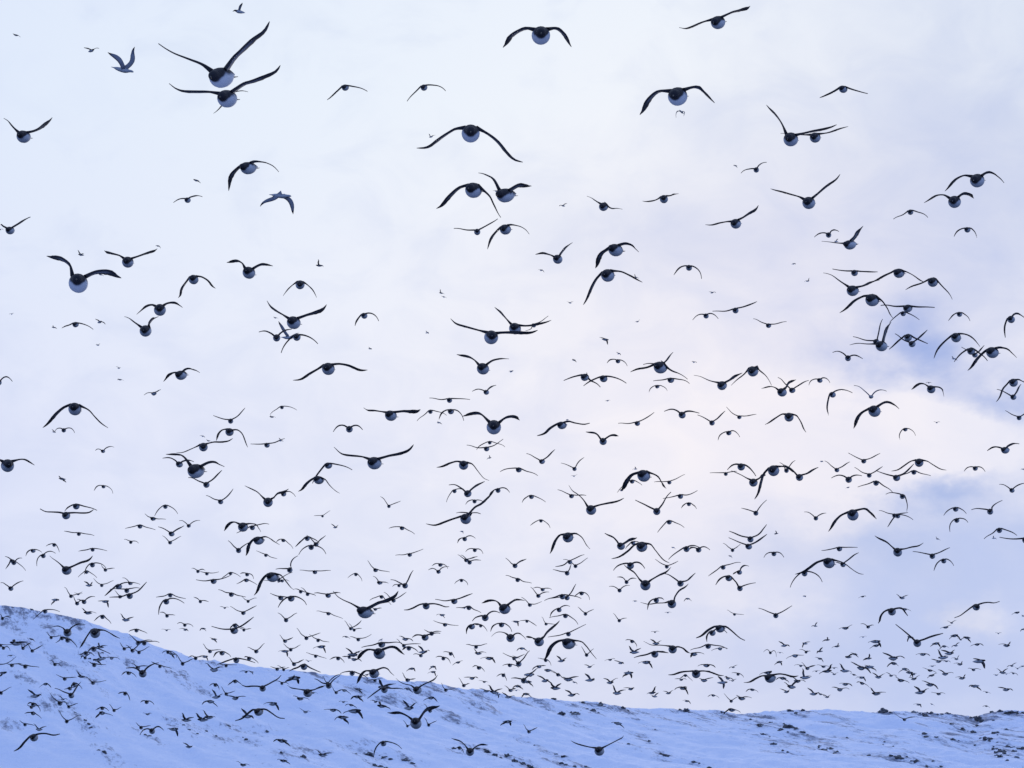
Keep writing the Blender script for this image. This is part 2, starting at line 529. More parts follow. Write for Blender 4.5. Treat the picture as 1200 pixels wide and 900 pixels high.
BIRDS = """
@0 0 4
1040 362 98 905 290 738 205 1163 205 1254 93
1065 462 90 920 433 792 383 1189 387 1305 299
1085 450 40 1045 490 1000 530 1130 425 1163 430
112 640 60 50 585 -5 540 195 590 232 533
75 165 10 58 157 92 174
428 238 12 402 226 460 227
1122 55 14 1090 50 1131 17
920 846 10 905 840 936 858
1165 787 60 1100 800 1055 890 1222 757 1300 803
575 328 24 555 280 507 240 615 285 638 222 gull 80
@300 0 4
419 410 32 375 435 333 466 465 408 521 427
788 410 32 750 430 708 473 835 400 888 425
1008 620 90 885 635 745 687 1110 670 1253 753
820 642 12 810 630 838 635
@480 130 7.5
565 695 135 430 685 207 845 720 780 815 946
845 740 125 745 600 578 525 970 660 1093 633
760 705 14 735 703 775 700
@600 0 4
135 165 90 70 137 -60 213 215 138 294 214
967 104 64 875 110 780 119 1040 65 1127 3
778 450 90 690 432 588 530 870 412 972 477
795 525 14 778 520 770 552 805 515 806 546 gull 150
1048 777 8 1038 775 1054 786
1145 796 28 1110 792 1075 810 1165 770 1200 758
@900 0 4
353 418 36 310 430 244 454 410 425 468 438
108 652 68 50 555 -5 475 220 615 322 578
222 644 50 150 632 62 624 320 612 376 590
192 950 60 100 910 14 878 250 895 335 812
982 845 66 925 825 833 893 1060 812 1128 860
@0 225 4
880 38 28 845 32 806 48 905 20 946 20
48 180 38 10 158 -15 148 90 145 136 112
-4 176 10 -14 172 14 177
368 427 92 300 325 185 282 460 375 567 392
380 295 12 365 276 392 290
472 388 9 465 380 484 394
600 328 54 530 292 472 260 680 290 732 252
740 253 10 730 252 752 262
908 410 46 860 435 822 497 960 405 1012 450
750 552 58 695 533 626 573 805 520 854 541
683 650 56 620 605 565 580 705 605 740 578
55 572 9 45 573 66 570
252 635 10 246 626 264 642
355 621 28 320 625 281 637 385 618 434 643
467 610 8 455 597 492 618
458 718 9 450 714 470 712
557 826 9 547 819 564 824
563 880 8 550 878 576 883
850 858 46 805 850 752 888 885 830 931 851
1168 378 58 1115 325 1045 322 1225 342 1283 341
@300 225 4
115 18 24 75 30 25 71 155 40 182 103 gull 75
1037 187 32 985 178 928 171 1080 160 1132 125
1170 175 50 1115 200 1079 267 1225 157 1282 198
297 345 12 290 320 312 350
207 434 44 160 445 118 488 245 440 283 494
178 612 62 95 560 42 497 270 565 324 514
97 683 36 55 657 5 655 120 658 165 640
90 590 8 80 587 103 594
150 683 16 130 650 110 603 165 672 200 660 gull 60
192 680 36 150 700 117 753 235 675 288 712
508 580 30 475 600 459 630 545 572 574 606
868 474 9 862 458 880 478
880 492 9 868 488 892 497
802 660 7 798 652 810 664
535 735 7 530 728 544 738
340 828 60 265 850 167 878 430 815 524 827
1102 680 68 990 635 909 585 1230 662 1318 640
1215 640 56 1160 580 1115 530 1300 625 1384 595
1303 625 22 1290 640 1262 650 1340 605 1370 580
1065 828 56 1005 780 933 753 1120 790 1195 780
1195 843 10 1186 842 1208 840
@600 225 4
240 65 10 222 66 256 54
430 68 42 395 40 349 14 475 75 525 78
712 33 40 665 40 610 36 745 15 789 2
1050 148 48 990 142 905 148 1105 105 1158 50
215 315 44 165 290 105 286 240 275 287 230
137 367 10 124 366 150 375
487 272 60 425 285 381 355 545 245 607 285
450 390 62 390 425 329 525 540 385 624 421
580 400 9 574 386 592 406
830 355 30 795 352 758 387 865 358 890 406
272 520 10 258 515 284 515
588 608 10 577 610 600 600
938 472 9 925 468 955 472
1048 555 30 995 560 941 558 1100 535 1147 511
910 581 26 880 575 848 600 940 572 971 595
1203 626 24 1165 608 1132 594 1240 618 1287 607
437 692 8 415 682 450 712
500 758 9 490 752 510 764
290 788 7 284 782 300 798
853 798 9 843 796 866 800
497 793 22 470 785 443 802 525 795 542 818
697 822 58 625 825 551 842 760 840 832 882
705 814 30 665 805 615 808 730 785 758 748
342 868 36 300 865 241 883 370 880 415 918
430 875 34 400 872 335 907 480 870 535 897
745 882 28 705 882 662 885 790 880 832 898
1130 840 50 1090 855 1030 907 1165 835 1223 908
-2 840 10 -12 842 6 838
@900 225 4
875 45 60 815 15 735 46 930 10 991 27
668 94 28 635 105 589 126 705 95 750 119
935 177 28 905 175 875 207 965 178 983 214
284 201 28 255 192 219 209 305 180 340 183
385 247 46 330 238 256 227 415 205 454 149
320 232 8 314 238 326 220
120 337 8 110 340 131 338
186 418 9 172 420 194 404
406 379 32 350 370 303 360 455 375 514 372
615 380 46 555 390 486 416 670 385 745 420
398 462 52 340 415 264 375 460 435 538 407
773 422 46 715 430 648 455 825 445 868 505
490 506 60 425 505 336 564 545 535 604 596
656 545 38 600 536 530 531 720 540 782 541
634 570 26 605 580 570 610 670 575 710 599
898 573 26 875 575 849 602 925 573 951 605
1140 597 36 1115 625 1115 683 1170 572 1215 590
533 722 50 470 712 388 715 555 660 587 600
508 702 30 460 695 400 678 522 650 536 595
657 682 36 620 695 570 735 700 690 757 710
676 712 32 635 690 598 663 715 680 749 643
882 682 46 825 705 774 778 945 675 1003 726
375 779 30 345 752 305 752 410 767 452 782
953 745 36 915 755 878 796 990 750 1036 794
970 764 26 940 745 910 725 995 745 1020 715
872 782 12 860 772 884 790
1053 752 54 1000 775 938 836 1115 735 1187 782
@0 440 6
-8 48 44 -60 20 -110 40 40 12 80 45
843 30 10 825 32 865 36
1083 128 18 1022 135 1132 102
528 235 92 440 235 287 362 650 270 757 368
449 385 34 410 372 375 398 495 373 520 407
380 398 10 366 380 394 402
725 533 28 690 518 660 530 755 506 800 504
52 632 94 -20 600 -90 640 150 592 240 635
437 728 10 410 710 458 752
728 782 28 695 775 658 810 765 785 792 830
@200 440 6
422 320 40 360 305 300 280 480 280 520 228
415 397 58 350 395 303 468 495 405 546 503
230 502 64 145 515 38 540 340 470 432 437
678 490 38 620 485 562 480 740 470 800 442
772 460 10 765 440 790 464
783 224 30 735 245 698 276 830 220 886 242
710 292 9 700 282 735 296
225 428 9 208 424 240 436
265 460 9 250 450 285 466
180 670 104 90 575 -68 550 290 615 382 650
62 625 46 20 592 -65 580 110 600 160 610
252 768 46 190 740 118 718 305 725 355 665
352 888 38 305 870 245 843 395 855 436 797
685 890 70 600 820 507 770 740 850 825 790
795 835 34 760 830 720 868 835 818 875 855
1110 633 48 1060 660 993 758 1160 620 1275 664
1042 735 60 970 755 885 810 1110 770 1185 825
@400 440 6
57 377 50 0 352 -65 398 110 355 150 388
235 615 92 90 568 -50 500 380 560 498 478
350 282 76 240 250 142 218 470 255 553 222
627 254 34 585 275 532 320 680 255 740 280
761 174 40 690 170 620 157 830 165 904 168
771 253 42 720 255 681 310 820 250 858 318
1020 118 38 965 98 915 112 1050 85 1092 66
1073 362 106 965 275 830 283 1160 300 1277 318
1044 472 30 1000 480 948 522 1090 475 1150 503
1022 516 38 955 508 882 488 1090 485 1137 447
860 630 68 790 610 660 642 950 660 1040 737
890 830 52 840 790 752 772 940 785 1008 742
796 813 32 765 835 738 890 840 800 870 815
1102 808 38 1060 820 1030 860 1150 795 1187 827
685 332 9 676 324 704 344
1042 580 12 1026 590 1042 562
937 885 32 905 880 870 910 970 878 1005 900
@600 440 6
1022 78 30 990 80 962 118 1060 75 1092 110
672 178 10 655 180 690 176
388 312 8 380 312 398 314
352 350 56 275 370 175 418 450 335 546 331
641 463 54 585 415 515 392 700 425 762 421
882 337 38 820 338 747 336 945 300 998 258
1197 278 50 1145 243 1070 252 1240 255 1325 265
212 605 38 160 575 102 549 265 560 300 518
440 657 32 400 635 345 615 465 615 505 575
435 708 11 415 708 457 698
48 663 40 -15 655 -85 675 110 675 180 705
137 853 34 100 860 68 898 185 860 236 890
419 848 34 375 825 322 801 465 843 522 842
928 705 86 840 705 750 810 1020 715 1108 806
845 745 32 810 750 740 822 885 750 918 778
770 810 10 755 800 784 796
868 658 11 852 662 866 642
1107 752 32 1055 748 1000 747 1160 725 1215 695
1185 850 38 1125 855 1062 865 1240 840 1303 808
@800 440 6
278 70 66 210 42 82 -3 345 25 430 -28
700 118 62 640 80 552 90 745 60 812 18
771 104 42 720 55 670 15 835 60 887 33
965 35 36 920 30 890 70 1005 20 1040 55
1055 135 44 1022 185 1025 280 1105 103 1195 122
207 333 40 165 305 105 277 250 300 298 247
399 293 32 350 265 307 222 455 285 518 271
325 404 36 285 405 248 456 365 392 405 436
748 292 66 690 280 577 346 820 315 883 406
412 642 54 365 630 315 668 470 650 522 715
304 692 32 255 685 192 684 350 678 390 672
498 752 60 430 715 340 665 545 720 600 690
640 668 80 570 715 497 865 735 645 805 692
730 668 36 715 640 685 612 765 625 800 595
822 716 52 770 665 715 625 890 685 962 642
1085 665 34 1045 635 1000 600 1125 640 1175 605
1168 732 48 1120 705 1050 722 1215 705 1273 712
977 605 8 968 602 990 608
1162 788 10 1150 792 1175 786
@1000 440 6
125 150 34 90 110 5 70 165 110 235 110 pale
548 97 58 490 60 408 96 615 95 652 158
530 52 10 512 52 550 54
150 250 84 60 265 0 380 245 192 352 243
1127 50 60 1070 80 1000 182 1165 30 1290 70
1126 152 42 1070 120 1015 95 1160 105 1190 55
1166 298 36 1120 275 1073 247 1195 280 1235 262
366 380 30 335 395 326 453 405 380 436 423
586 332 12 567 326 605 326
1069 525 50 1010 505 947 529 1120 487 1185 487
858 653 36 820 645 782 676 905 650 938 682
1195 660 12 1180 662 1212 655
74 602 36 30 580 -35 545 140 575 188 545
112 702 36 60 680 10 646 165 670 205 637
463 612 62 375 625 268 668 560 630 658 662
426 680 38 380 690 330 712 480 690 545 705
305 720 48 230 695 168 672 365 685 422 620
160 756 42 100 765 32 783 220 780 275 822
345 850 40 300 828 232 836 375 890 374 955
1116 808 36 1080 780 1032 765 1155 775 1215 755
@0 590 6
537 20 46 485 25 440 60 610 25 680 48
466 84 56 380 65 280 36 580 68 653 40
555 214 32 505 205 450 192 605 215 662 225
1163 22 34 1115 45 1085 88 1200 20 1250 72
1077 108 32 1045 95 1010 73 1115 110 1163 113
985 161 34 935 165 880 174 1035 170 1092 184
1207 214 38 1160 185 1105 162 1245 185 1290 155
1197 275 30 1170 250 1135 228 1230 255 1270 230
920 272 28 895 258 865 255 945 265 971 283
381 292 30 350 288 312 304 403 310 411 348
233 333 32 200 335 172 374 265 330 288 350
305 368 36 268 385 255 442 340 340 386 354
652 325 32 605 328 550 334 700 322 752 332
98 415 38 60 385 22 374 125 390 152 388
85 405 32 60 430 28 465 145 435 180 472
470 470 64 390 410 328 365 570 420 640 362
650 432 38 610 450 587 503 700 425 740 460
742 468 28 720 450 705 430 770 460 803 455
609 482 30 580 490 543 522 640 490 678 524
77 598 36 35 570 -10 560 115 565 158 545
716 576 28 680 555 652 527 760 560 797 541
626 577 14 596 548 648 557
916 562 28 890 535 852 524 950 560 983 575
836 584 42 790 605 732 646 880 560 935 562
892 612 38 840 602 772 602 930 598 978 600
845 656 28 825 635 800 612 870 650 900 648
913 650 46 860 655 770 657 980 610 1027 552
500 652 30 475 620 445 588 540 640 575 622
550 640 12 528 628 578 634
543 703 34 520 670 505 650 565 685 595 680
592 692 34 560 680 530 678 620 665 664 657
390 678 12 368 710 420 682
742 690 14 700 683 765 725
617 770 16 575 741 668 772
721 797 34 685 805 650 832 750 815 777 852
885 820 14 850 782 928 800
318 758 34 280 775 233 815 365 748 418 762
17 808 28 5 790 -12 775 40 798 76 806
475 908 58 430 875 340 878 520 862 593 857
1197 645 34 1160 650 1097 657 1240 655 1305 668
1170 690 44 1130 715 1110 785 1210 670 1290 705
1175 790 30 1150 770 1115 768 1205 785 1230 790
960 893 32 925 893 895 907 1000 900 1032 920
1172 892 14 1140 885 1200 890
@200 590 6
128 157 30 95 130 52 122 160 130 205 120
510 165 68 440 135 352 200 590 150 632 215
575 170 38 520 185 462 207 620 150 690 145
620 260 60 570 275 510 372 690 245 765 302
478 330 40 440 300 395 262 520 295 585 262
793 260 28 765 255 735 275 825 275 858 318
670 364 28 640 350 597 333 705 378 748 386
961 246 38 920 265 872 303 1000 250 1045 285
988 307 42 945 310 895 365 1040 305 1092 357
1023 287 36 985 250 950 222 1050 260 1087 225
1068 89 22 1035 86 1005 85 1090 72 1120 50
1158 168 14 1132 145 1178 155
192 478 28 165 460 140 457 215 465 242 472
255 494 28 225 485 195 480 300 490 338 480
303 547 40 245 545 178 537 370 528 425 500
422 492 28 390 505 352 530 455 495 490 520
538 500 30 510 490 480 497 570 505 579 537
533 540 30 500 550 458 567 570 550 607 575
838 467 42 790 460 730 467 850 410 893 368
718 517 72 650 540 570 650 800 540 872 620
760 538 32 720 540 655 540 800 510 855 485
785 545 24 770 550 745 558 815 540 835 552
1015 483 32 965 475 907 467 1070 475 1125 470
427 640 36 380 625 328 606 480 650 528 660
545 688 26 520 675 495 655 575 672 605 668
209 690 28 185 670 155 658 235 685 266 693
512 770 32 465 750 418 724 555 745 602 717
380 735 12 350 725 404 733
812 820 34 785 795 748 770 850 795 888 772
848 668 46 795 680 748 737 905 665 950 722
775 664 36 735 650 693 631 815 662 845 672
915 620 30 890 605 862 603 945 625 990 640
963 638 30 940 610 910 592 995 640 1022 655
1108 647 36 1060 635 1003 630 1150 632 1195 632
1110 775 28 1070 765 1022 757 1155 790 1210 808
100 855 28 70 840 37 850 130 850 156 873
103 888 16 65 885 122 900
230 880 16 205 892 246 895
455 858 34 430 865 408 888 490 870 520 885
448 895 48 380 885 287 865 520 850 580 797
515 890 28 490 880 475 870 540 885 566 880
@400 590 6
335 20 28 310 -15 275 -50 365 5 415 -18
875 108 76 760 120 595 137 960 20 1068 -95
895 78 22 820 68 970 72
427 174 32 385 165 332 174 465 185 515 216
848 197 9 836 196 858 210
868 250 34 830 255 812 285 905 230 945 250
482 361 32 435 362 380 363 530 340 575 320
939 328 32 905 320 870 343 975 325 995 360
880 400 30 850 380 815 362 920 385 960 373
902 414 34 865 380 835 362 940 400 985 401
697 432 30 665 425 632 442 730 435 747 465
684 480 32 650 460 606 470 715 452 760 447
845 541 28 820 545 793 570 875 550 891 580
241 469 32 210 440 182 402 290 475 340 481
102 499 28 75 502 40 527 125 510 145 550
270 558 30 250 530 218 513 300 555 332 565
449 578 42 400 555 340 538 475 530 503 470
406 577 30 380 572 355 588 430 570 452 560
284 657 30 240 662 197 681 315 680 350 712
368 683 32 330 650 295 624 415 655 455 622
795 688 42 730 685 660 674 870 655 920 630
168 765 86 60 700 -65 615 300 700 388 608
240 745 28 220 735 195 725 265 738 287 737
597 721 50 530 730 440 745 680 712 758 722
898 733 36 850 735 802 737 940 750 985 772
865 738 12 848 740 885 736
1150 740 76 1080 690 972 703 1210 690 1305 688
1012 803 50 960 800 916 837 1060 765 1120 777
710 785 14 672 785 720 803
730 853 30 690 840 645 826 775 855 823 858
918 866 42 890 875 875 925 955 850 990 862
980 860 28 955 855 930 850 1005 870 1027 905
1127 853 38 1080 855 1045 905 1165 855 1200 910
68 880 28 45 855 18 826 110 855 138 820
90 890 26 70 865 50 845 115 882 145 880
@600 590 6
557 45 72 470 -60 400 -130 660 5 785 -45
1018 55 54 940 15 868 -25 1060 5 1120 -80
204 122 28 165 130 127 153 240 135 270 172
395 237 74 320 250 255 362 490 245 560 332
1106 131 36 1065 155 1022 202 1150 135 1210 170
767 300 54 715 250 650 206 820 270 885 234
852 278 32 820 295 797 325 875 270 900 280
914 303 76 830 330 698 383 1000 330 1110 415
1133 310 9 1120 308 1146 320
22 438 36 0 425 -45 385 60 410 103 388
408 412 34 370 430 305 441 460 380 508 358
447 440 32 410 410 360 393 490 415 532 382
388 490 36 340 480 287 464 410 455 420 425
834 437 50 775 430 712 477 890 420 940 466
1089 444 32 1045 420 1008 392 1135 425 1172 404
40 537 34 0 520 -48 508 85 550 138 560
806 553 32 780 525 738 518 840 530 880 530
757 612 32 720 588 680 585 790 585 833 579
938 574 76 870 505 785 425 1040 510 1125 443
1185 562 48 1130 520 1060 495 1240 540 1293 488
216 606 28 185 592 145 597 250 598 282 610
186 650 32 160 620 130 588 220 630 265 625
355 655 42 300 660 228 681 420 650 488 668
388 664 36 340 660 275 665 425 615 447 565
490 632 32 460 640 437 662 525 635 545 682
126 714 30 105 690 65 660 165 708 210 691
332 748 36 290 760 265 805 370 722 412 730
376 790 36 330 790 262 803 415 800 465 850
516 776 30 490 755 463 728 545 760 578 744
755 824 28 735 800 712 773 780 812 812 808
865 687 12 848 690 880 690
1095 768 11 1075 770 1118 768
1015 680 40 975 690 950 752 1045 668 1075 685
1125 706 62 1020 703 905 693 1150 650 1245 560
30 832 14 5 832 47 858
105 828 26 75 825 50 830 140 840 175 860
240 848 24 225 825 208 798 270 848 305 851
@800 590 6
44 5 32 10 12 -12 38 75 12 103 42
515 68 38 470 50 415 32 545 25 590 -25
937 104 34 905 75 857 60 975 78 1018 68
1197 80 82 1120 85 1022 205 1290 45 1393 122
477 252 46 410 230 330 192 545 210 588 147
465 303 44 400 275 325 240 530 265 590 213
351 328 30 320 305 285 280 380 310 412 287
642 354 36 605 350 573 386 685 350 718 386
27 320 46 -40 345 -100 392 75 300 130 315
113 326 40 70 312 40 330 155 308 198 333
1103 319 38 1050 322 978 329 1150 310 1230 307
1030 418 76 930 430 790 490 1110 405 1275 495
1128 430 38 1100 420 1075 418 1160 400 1237 343
857 492 44 810 500 755 590 910 475 983 553
285 449 36 240 470 180 508 345 425 408 415
400 484 36 370 490 350 503 425 445 474 444
325 525 46 280 525 232 578 370 545 398 590
403 597 42 375 555 350 535 450 575 520 560
658 212 11 650 220 656 193
335 370 10 322 368 346 382
857 652 9 846 650 868 660
35 670 12 10 685 58 685
365 780 22 340 765 312 750 400 780 432 780
655 788 40 600 762 535 735 715 755 768 718
265 880 56 195 885 92 940 345 895 440 963
210 910 44 175 935 172 985 260 885 318 920
932 862 13 908 866 942 836
1145 878 12 1105 880 1187 856
@1000 590 6
313 88 36 280 110 238 163 360 85 422 115
290 85 34 240 68 182 48 340 72 390 62
720 40 38 680 45 640 88 760 40 805 77
728 118 38 690 135 678 200 770 108 818 138
962 57 46 905 40 837 47 985 25 1060 -20
1027 188 42 985 205 920 247 1080 190 1152 224
1215 258 50 1100 250 1030 238 1290 245 1350 220
592 250 11 580 234 606 258
988 245 11 982 228 1004 252
312 342 64 245 285 158 222 420 310 502 272
556 370 42 490 350 420 337 620 340 678 308
636 404 38 595 420 567 475 675 400 715 445
65 655 11 40 665 90 655
343 665 13 307 642 377 645
272 760 56 215 775 175 853 345 745 402 802
360 745 14 335 745 400 757
863 728 50 800 755 712 802 940 698 1030 687
105 868 26 80 850 52 848 130 858 152 862
692 840 12 665 828 720 825
648 872 13 616 878 684 858
1150 768 12 1120 782 1172 762
1195 792 12 1182 784 1215 800
1195 885 12 1175 898 1212 878
@0 740 6
670 10 72 610 40 532 133 760 10 842 57
360 42 28 340 25 318 5 390 38 425 30
437 48 32 415 65 380 85 460 45 490 52
476 62 36 450 50 425 45 510 75 536 120
5 98 26 -20 90 -40 85 60 95 105 92
110 85 20 85 62 180 72
163 118 28 150 95 130 75 190 95 215 78
25 117 28 10 108 -15 115 50 110 67 140
228 137 28 205 110 185 92 260 120 293 95
222 55 14 200 52 243 72
75 170 12 52 176 100 172
-60 235 60 -120 225 -180 245 40 228 105 178
85 238 30 60 232 35 230 120 230 155 232
178 246 34 145 238 105 230 225 248 272 254
20 292 18 0 325 45 290
8 432 30 -20 440 -50 425 40 412 75 393
387 232 32 370 212 338 207 415 232 427 256
456 333 30 425 320 385 306 495 327 535 325
320 370 18 282 392 355 392
525 372 34 505 380 488 398 550 375 572 412
492 402 30 470 405 440 412 530 390 565 355
502 450 42 445 425 380 400 525 415 545 380
573 318 18 540 285 610 325
655 362 30 625 340 600 318 700 355 745 344
247 455 20 205 410 285 452
422 505 36 380 475 342 437 450 500 480 520
440 478 16 415 452 470 480
485 530 28 465 510 445 490 515 518 545 507
235 515 36 210 505 178 520 258 520 275 570
222 532 28 200 525 180 520 255 525 282 522
233 576 30 205 572 162 580 262 590 287 620
177 655 28 150 640 125 630 205 655 240 668
275 690 20 240 655 315 670
240 745 56 190 765 92 838 320 720 417 718
470 632 32 440 600 408 550 510 615 550 592
660 123 40 630 130 600 155 710 130 772 157
705 110 18 685 85 748 103
605 153 34 575 160 545 162 640 155 660 180
600 185 32 580 175 560 198 620 165 645 148
715 192 20 688 150 750 190
682 202 22 650 210 705 235
663 235 34 640 225 610 212 700 235 742 237
785 188 16 750 185 835 195
875 122 28 855 100 835 80 900 115 925 108
933 135 32 905 110 875 97 960 110 985 75
978 147 30 955 135 930 125 1015 128 1048 108
970 80 36 935 50 900 20 1000 70 1065 65
1014 82 36 985 85 955 112 1060 72 1118 80
1182 145 30 1155 142 1130 160 1220 150 1240 190
905 293 30 875 290 845 312 935 300 955 330
1004 296 56 950 265 870 265 1040 255 1108 226
970 255 30 945 235 910 230 1000 245 1040 245
1125 245 30 1090 230 1055 213 1160 250 1205 265
880 437 32 850 432 818 442 900 455 912 492
1032 496 32 1005 490 978 503 1060 495 1080 522
720 540 30 690 545 662 556 745 545 762 565
718 574 30 690 590 657 612 750 580 790 598
803 555 30 785 535 762 512 825 548 850 533
1038 583 16 1005 575 1064 580
993 676 30 970 660 948 642 1025 670 1058 665
1070 700 44 1025 690 973 737 1110 675 1147 705
@200 740 6
805 68 30 785 50 763 25 830 58 857 40
955 47 32 920 20 885 -22 1000 30 1050 8
1036 62 30 1005 45 970 22 1070 70 1115 76
305 55 18 275 45 320 78
277 140 30 245 115 220 87 310 133 352 132
362 152 36 325 150 290 188 395 155 418 188
603 140 32 570 125 533 113 630 115 658 85
845 128 30 815 110 787 88 880 115 912 95
805 140 18 768 140 825 172
1060 108 18 1012 118 1090 145
1020 174 28 985 162 948 150 1055 180 1095 192
1178 190 32 1150 185 1112 200 1205 200 1218 228
85 227 32 55 190 30 155 125 210 162 192
10 160 14 -5 145 20 188
176 188 32 150 175 115 187 200 180 225 182
242 178 20 200 180 262 205
462 202 44 410 205 325 228 520 200 593 220
552 190 32 530 180 508 185 590 200 613 232
305 272 20 252 230 342 255
390 240 28 360 235 330 232 425 237 466 238
530 285 14 490 285 560 285
570 285 14 545 278 577 302
868 230 32 845 205 822 180 900 218 935 197
968 210 16 948 200 990 210
938 248 48 890 258 823 285 990 265 1055 292
750 265 28 720 255 695 250 775 258 805 250
795 268 30 770 250 745 240 815 260 835 256
455 351 30 425 362 393 385 480 360 505 390
647 400 48 590 388 500 373 720 355 773 307
783 365 28 760 352 735 350 805 360 832 375
870 328 20 815 362 902 367
316 376 30 295 370 265 387 335 390 335 418
320 462 20 297 412 362 445
392 440 28 370 415 350 388 420 432 452 420
455 470 20 410 448 518 457
280 494 22 225 508 318 527
965 432 60 890 410 808 378 1040 400 1090 378
1000 432 16 975 440 1030 438
1112 380 46 1060 362 1003 337 1145 345 1190 315
1105 365 26 1085 345 1065 315 1150 320 1200 302
1165 430 30 1145 410 1130 390 1190 415 1215 408
910 474 20 862 458 965 480
720 510 22 667 508 762 547
620 565 56 550 580 450 625 705 570 802 608
540 598 22 505 545 580 615
948 567 18 910 542 975 567
1143 554 22 1090 547 1195 572
110 625 18 80 582 155 603
225 622 18 180 583 255 600
268 605 18 230 560 308 597
1190 602 16 1155 620 1230 605
22 688 20 -8 680 53 730
128 812 18 92 785 160 802
785 770 22 725 772 830 805
1070 870 20 1030 845 1125 853
510 940 20 468 915 550 938
@400 740 6
35 38 18 8 42 58 52
120 57 30 90 45 55 38 165 45 210 20
285 92 46 230 95 142 110 340 80 425 84
280 60 16 262 70 290 50
268 155 80 180 130 85 213 370 118 455 173
590 42 48 540 28 490 48 640 20 698 22
635 15 38 610 5 580 -12 670 2 705 2
440 100 30 415 80 385 55 480 90 557 85
450 55 18 415 38 500 65
475 118 36 445 120 418 135 520 130 545 155
575 145 20 547 102 618 140
560 170 28 530 160 500 165 580 155 605 145
80 165 18 40 125 140 140
55 180 28 30 178 0 178 90 170 115 178
90 198 18 60 190 138 208
120 145 12 98 148 145 140
770 157 30 740 145 712 147 790 175 795 195
718 190 32 690 178 658 187 750 195 767 232
820 218 22 788 237 852 210
948 108 32 915 100 873 93 990 98 1028 88
962 155 18 932 125 1010 152
1042 190 20 988 193 1082 215
968 256 30 945 243 917 253 990 260 1008 288
1185 238 30 1155 235 1130 248 1225 242 1250 262
1215 190 30 1170 170 1133 152 1250 180 1290 160
495 262 16 463 280 520 280
645 248 16 622 268 668 266
645 285 16 615 292 665 310
76 293 40 40 285 -15 305 130 300 190 332
232 295 68 160 290 88 380 320 265 378 325
180 305 16 155 315 200 300
238 345 30 215 340 185 348 260 335 292 330
467 342 30 445 320 425 292 495 338 522 330
303 410 48 250 425 180 472 370 405 437 412
300 395 20 262 340 372 372
535 412 58 450 375 378 330 620 355 675 305
468 405 20 440 405 497 430
22 415 20 -10 415 58 440
122 408 18 88 402 140 437
115 460 18 68 473 145 492
735 412 28 715 390 702 363 765 408 790 405
862 380 28 845 355 822 328 885 372 905 366
920 330 20 870 322 960 330
1005 355 16 970 347 1030 360
1140 308 30 1115 305 1088 322 1155 325 1162 355
1020 420 22 978 400 1048 418
1075 428 24 1035 385 1122 403
1100 445 14 1085 430 1108 466
1190 415 28 1170 395 1145 385 1212 405 1232 400
1172 462 20 1138 430 1215 455
630 468 20 585 487 672 490
240 495 18 205 490 275 505
285 525 20 262 500 335 548
15 497 16 -15 495 42 497
70 518 18 30 520 102 538
93 560 20 27 578 150 603
12 605 20 -15 600 40 648
475 540 20 440 487 525 507
525 645 82 430 585 308 573 600 550 695 520
625 558 30 600 530 575 512 650 545 680 530
465 665 28 450 645 433 627 485 658 505 650
615 657 28 600 635 580 607 645 642 672 628
1168 635 20 1128 662 1195 662
297 787 42 255 805 225 885 345 780 425 825
905 845 60 840 780 765 753 970 805 1040 802
832 820 28 810 822 780 826 850 830 860 860
@600 740 6
-10 45 60 -70 8 -150 45 45 18 100 70
192 72 66 140 48 85 38 245 15 333 -80
397 18 36 335 28 252 38 450 -15 520 -50
400 85 80 310 85 210 205 510 85 597 200
70 120 18 35 132 103 140
32 185 16 5 172 52 192
48 228 42 25 205 -5 185 85 190 125 137
238 203 28 215 195 180 190 260 210 277 245
347 208 20 320 172 385 190
190 248 18 145 267 235 242
122 305 18 100 312 175 265
83 345 44 40 333 -10 332 110 320 150 290
112 355 20 92 345 142 388
40 385 20 5 400 70 408
30 415 14 8 418 52 416
252 274 14 235 272 300 290
325 305 28 300 292 270 285 350 320 375 350
232 347 22 185 312 275 370
305 400 18 262 360 335 365
395 338 20 350 320 458 318
438 358 16 415 348 458 368
420 448 20 380 412 470 445
100 440 18 68 462 130 460
545 250 18 512 235 577 235
548 343 20 520 298 582 338
525 165 30 505 135 487 107 555 140 580 122
690 360 24 652 330 738 332
738 435 22 708 385 790 415
835 405 18 790 398 862 402
820 292 18 787 322 845 325
690 200 16 657 207 722 195
765 222 20 725 203 788 230
945 218 16 898 220 987 252
845 70 28 820 60 795 65 870 85 875 118
860 148 20 823 110 898 122
1012 85 16 978 55 1047 65
1130 125 60 1040 98 927 68 1190 120 1270 158
1005 160 50 950 165 858 185 1050 148 1110 155
1005 5 14 980 5 1032 2
985 432 18 955 435 1012 395
1003 458 18 975 450 1027 432
1100 435 18 1068 420 1132 415
1190 340 22 1150 333 1225 340
1195 400 18 1147 407 1230 395
745 648 20 700 640 780 678
120 705 28 100 685 80 655 150 692 180 675
615 840 68 520 812 412 767 720 785 793 730
@800 740 6
180 103 40 130 110 55 130 230 98 312 122
262 122 16 212 135 310 120
80 160 16 55 185 142 160
168 240 16 115 247 225 250
355 252 16 328 258 380 237
95 298 62 0 290 -102 298 170 280 292 305
175 280 14 150 282 198 285
20 310 24 0 320 -25 335 45 325 70 350
150 345 20 115 330 205 325
280 360 24 255 315 292 398
318 330 18 290 320 358 345
350 348 16 328 350 375 335
390 300 26 370 292 345 295 415 305 430 330
617 328 66 545 325 428 362 700 302 822 308
600 290 18 548 305 632 288
705 330 18 660 338 740 358
805 350 16 785 330 858 352
765 390 18 720 365 815 345
730 425 20 690 405 758 415
860 325 20 840 270 897 322
5 400 18 -20 395 38 437
490 410 18 448 420 522 422
215 450 18 180 460 250 467
342 490 26 320 470 292 440 370 472 402 455
415 472 20 380 455 475 470
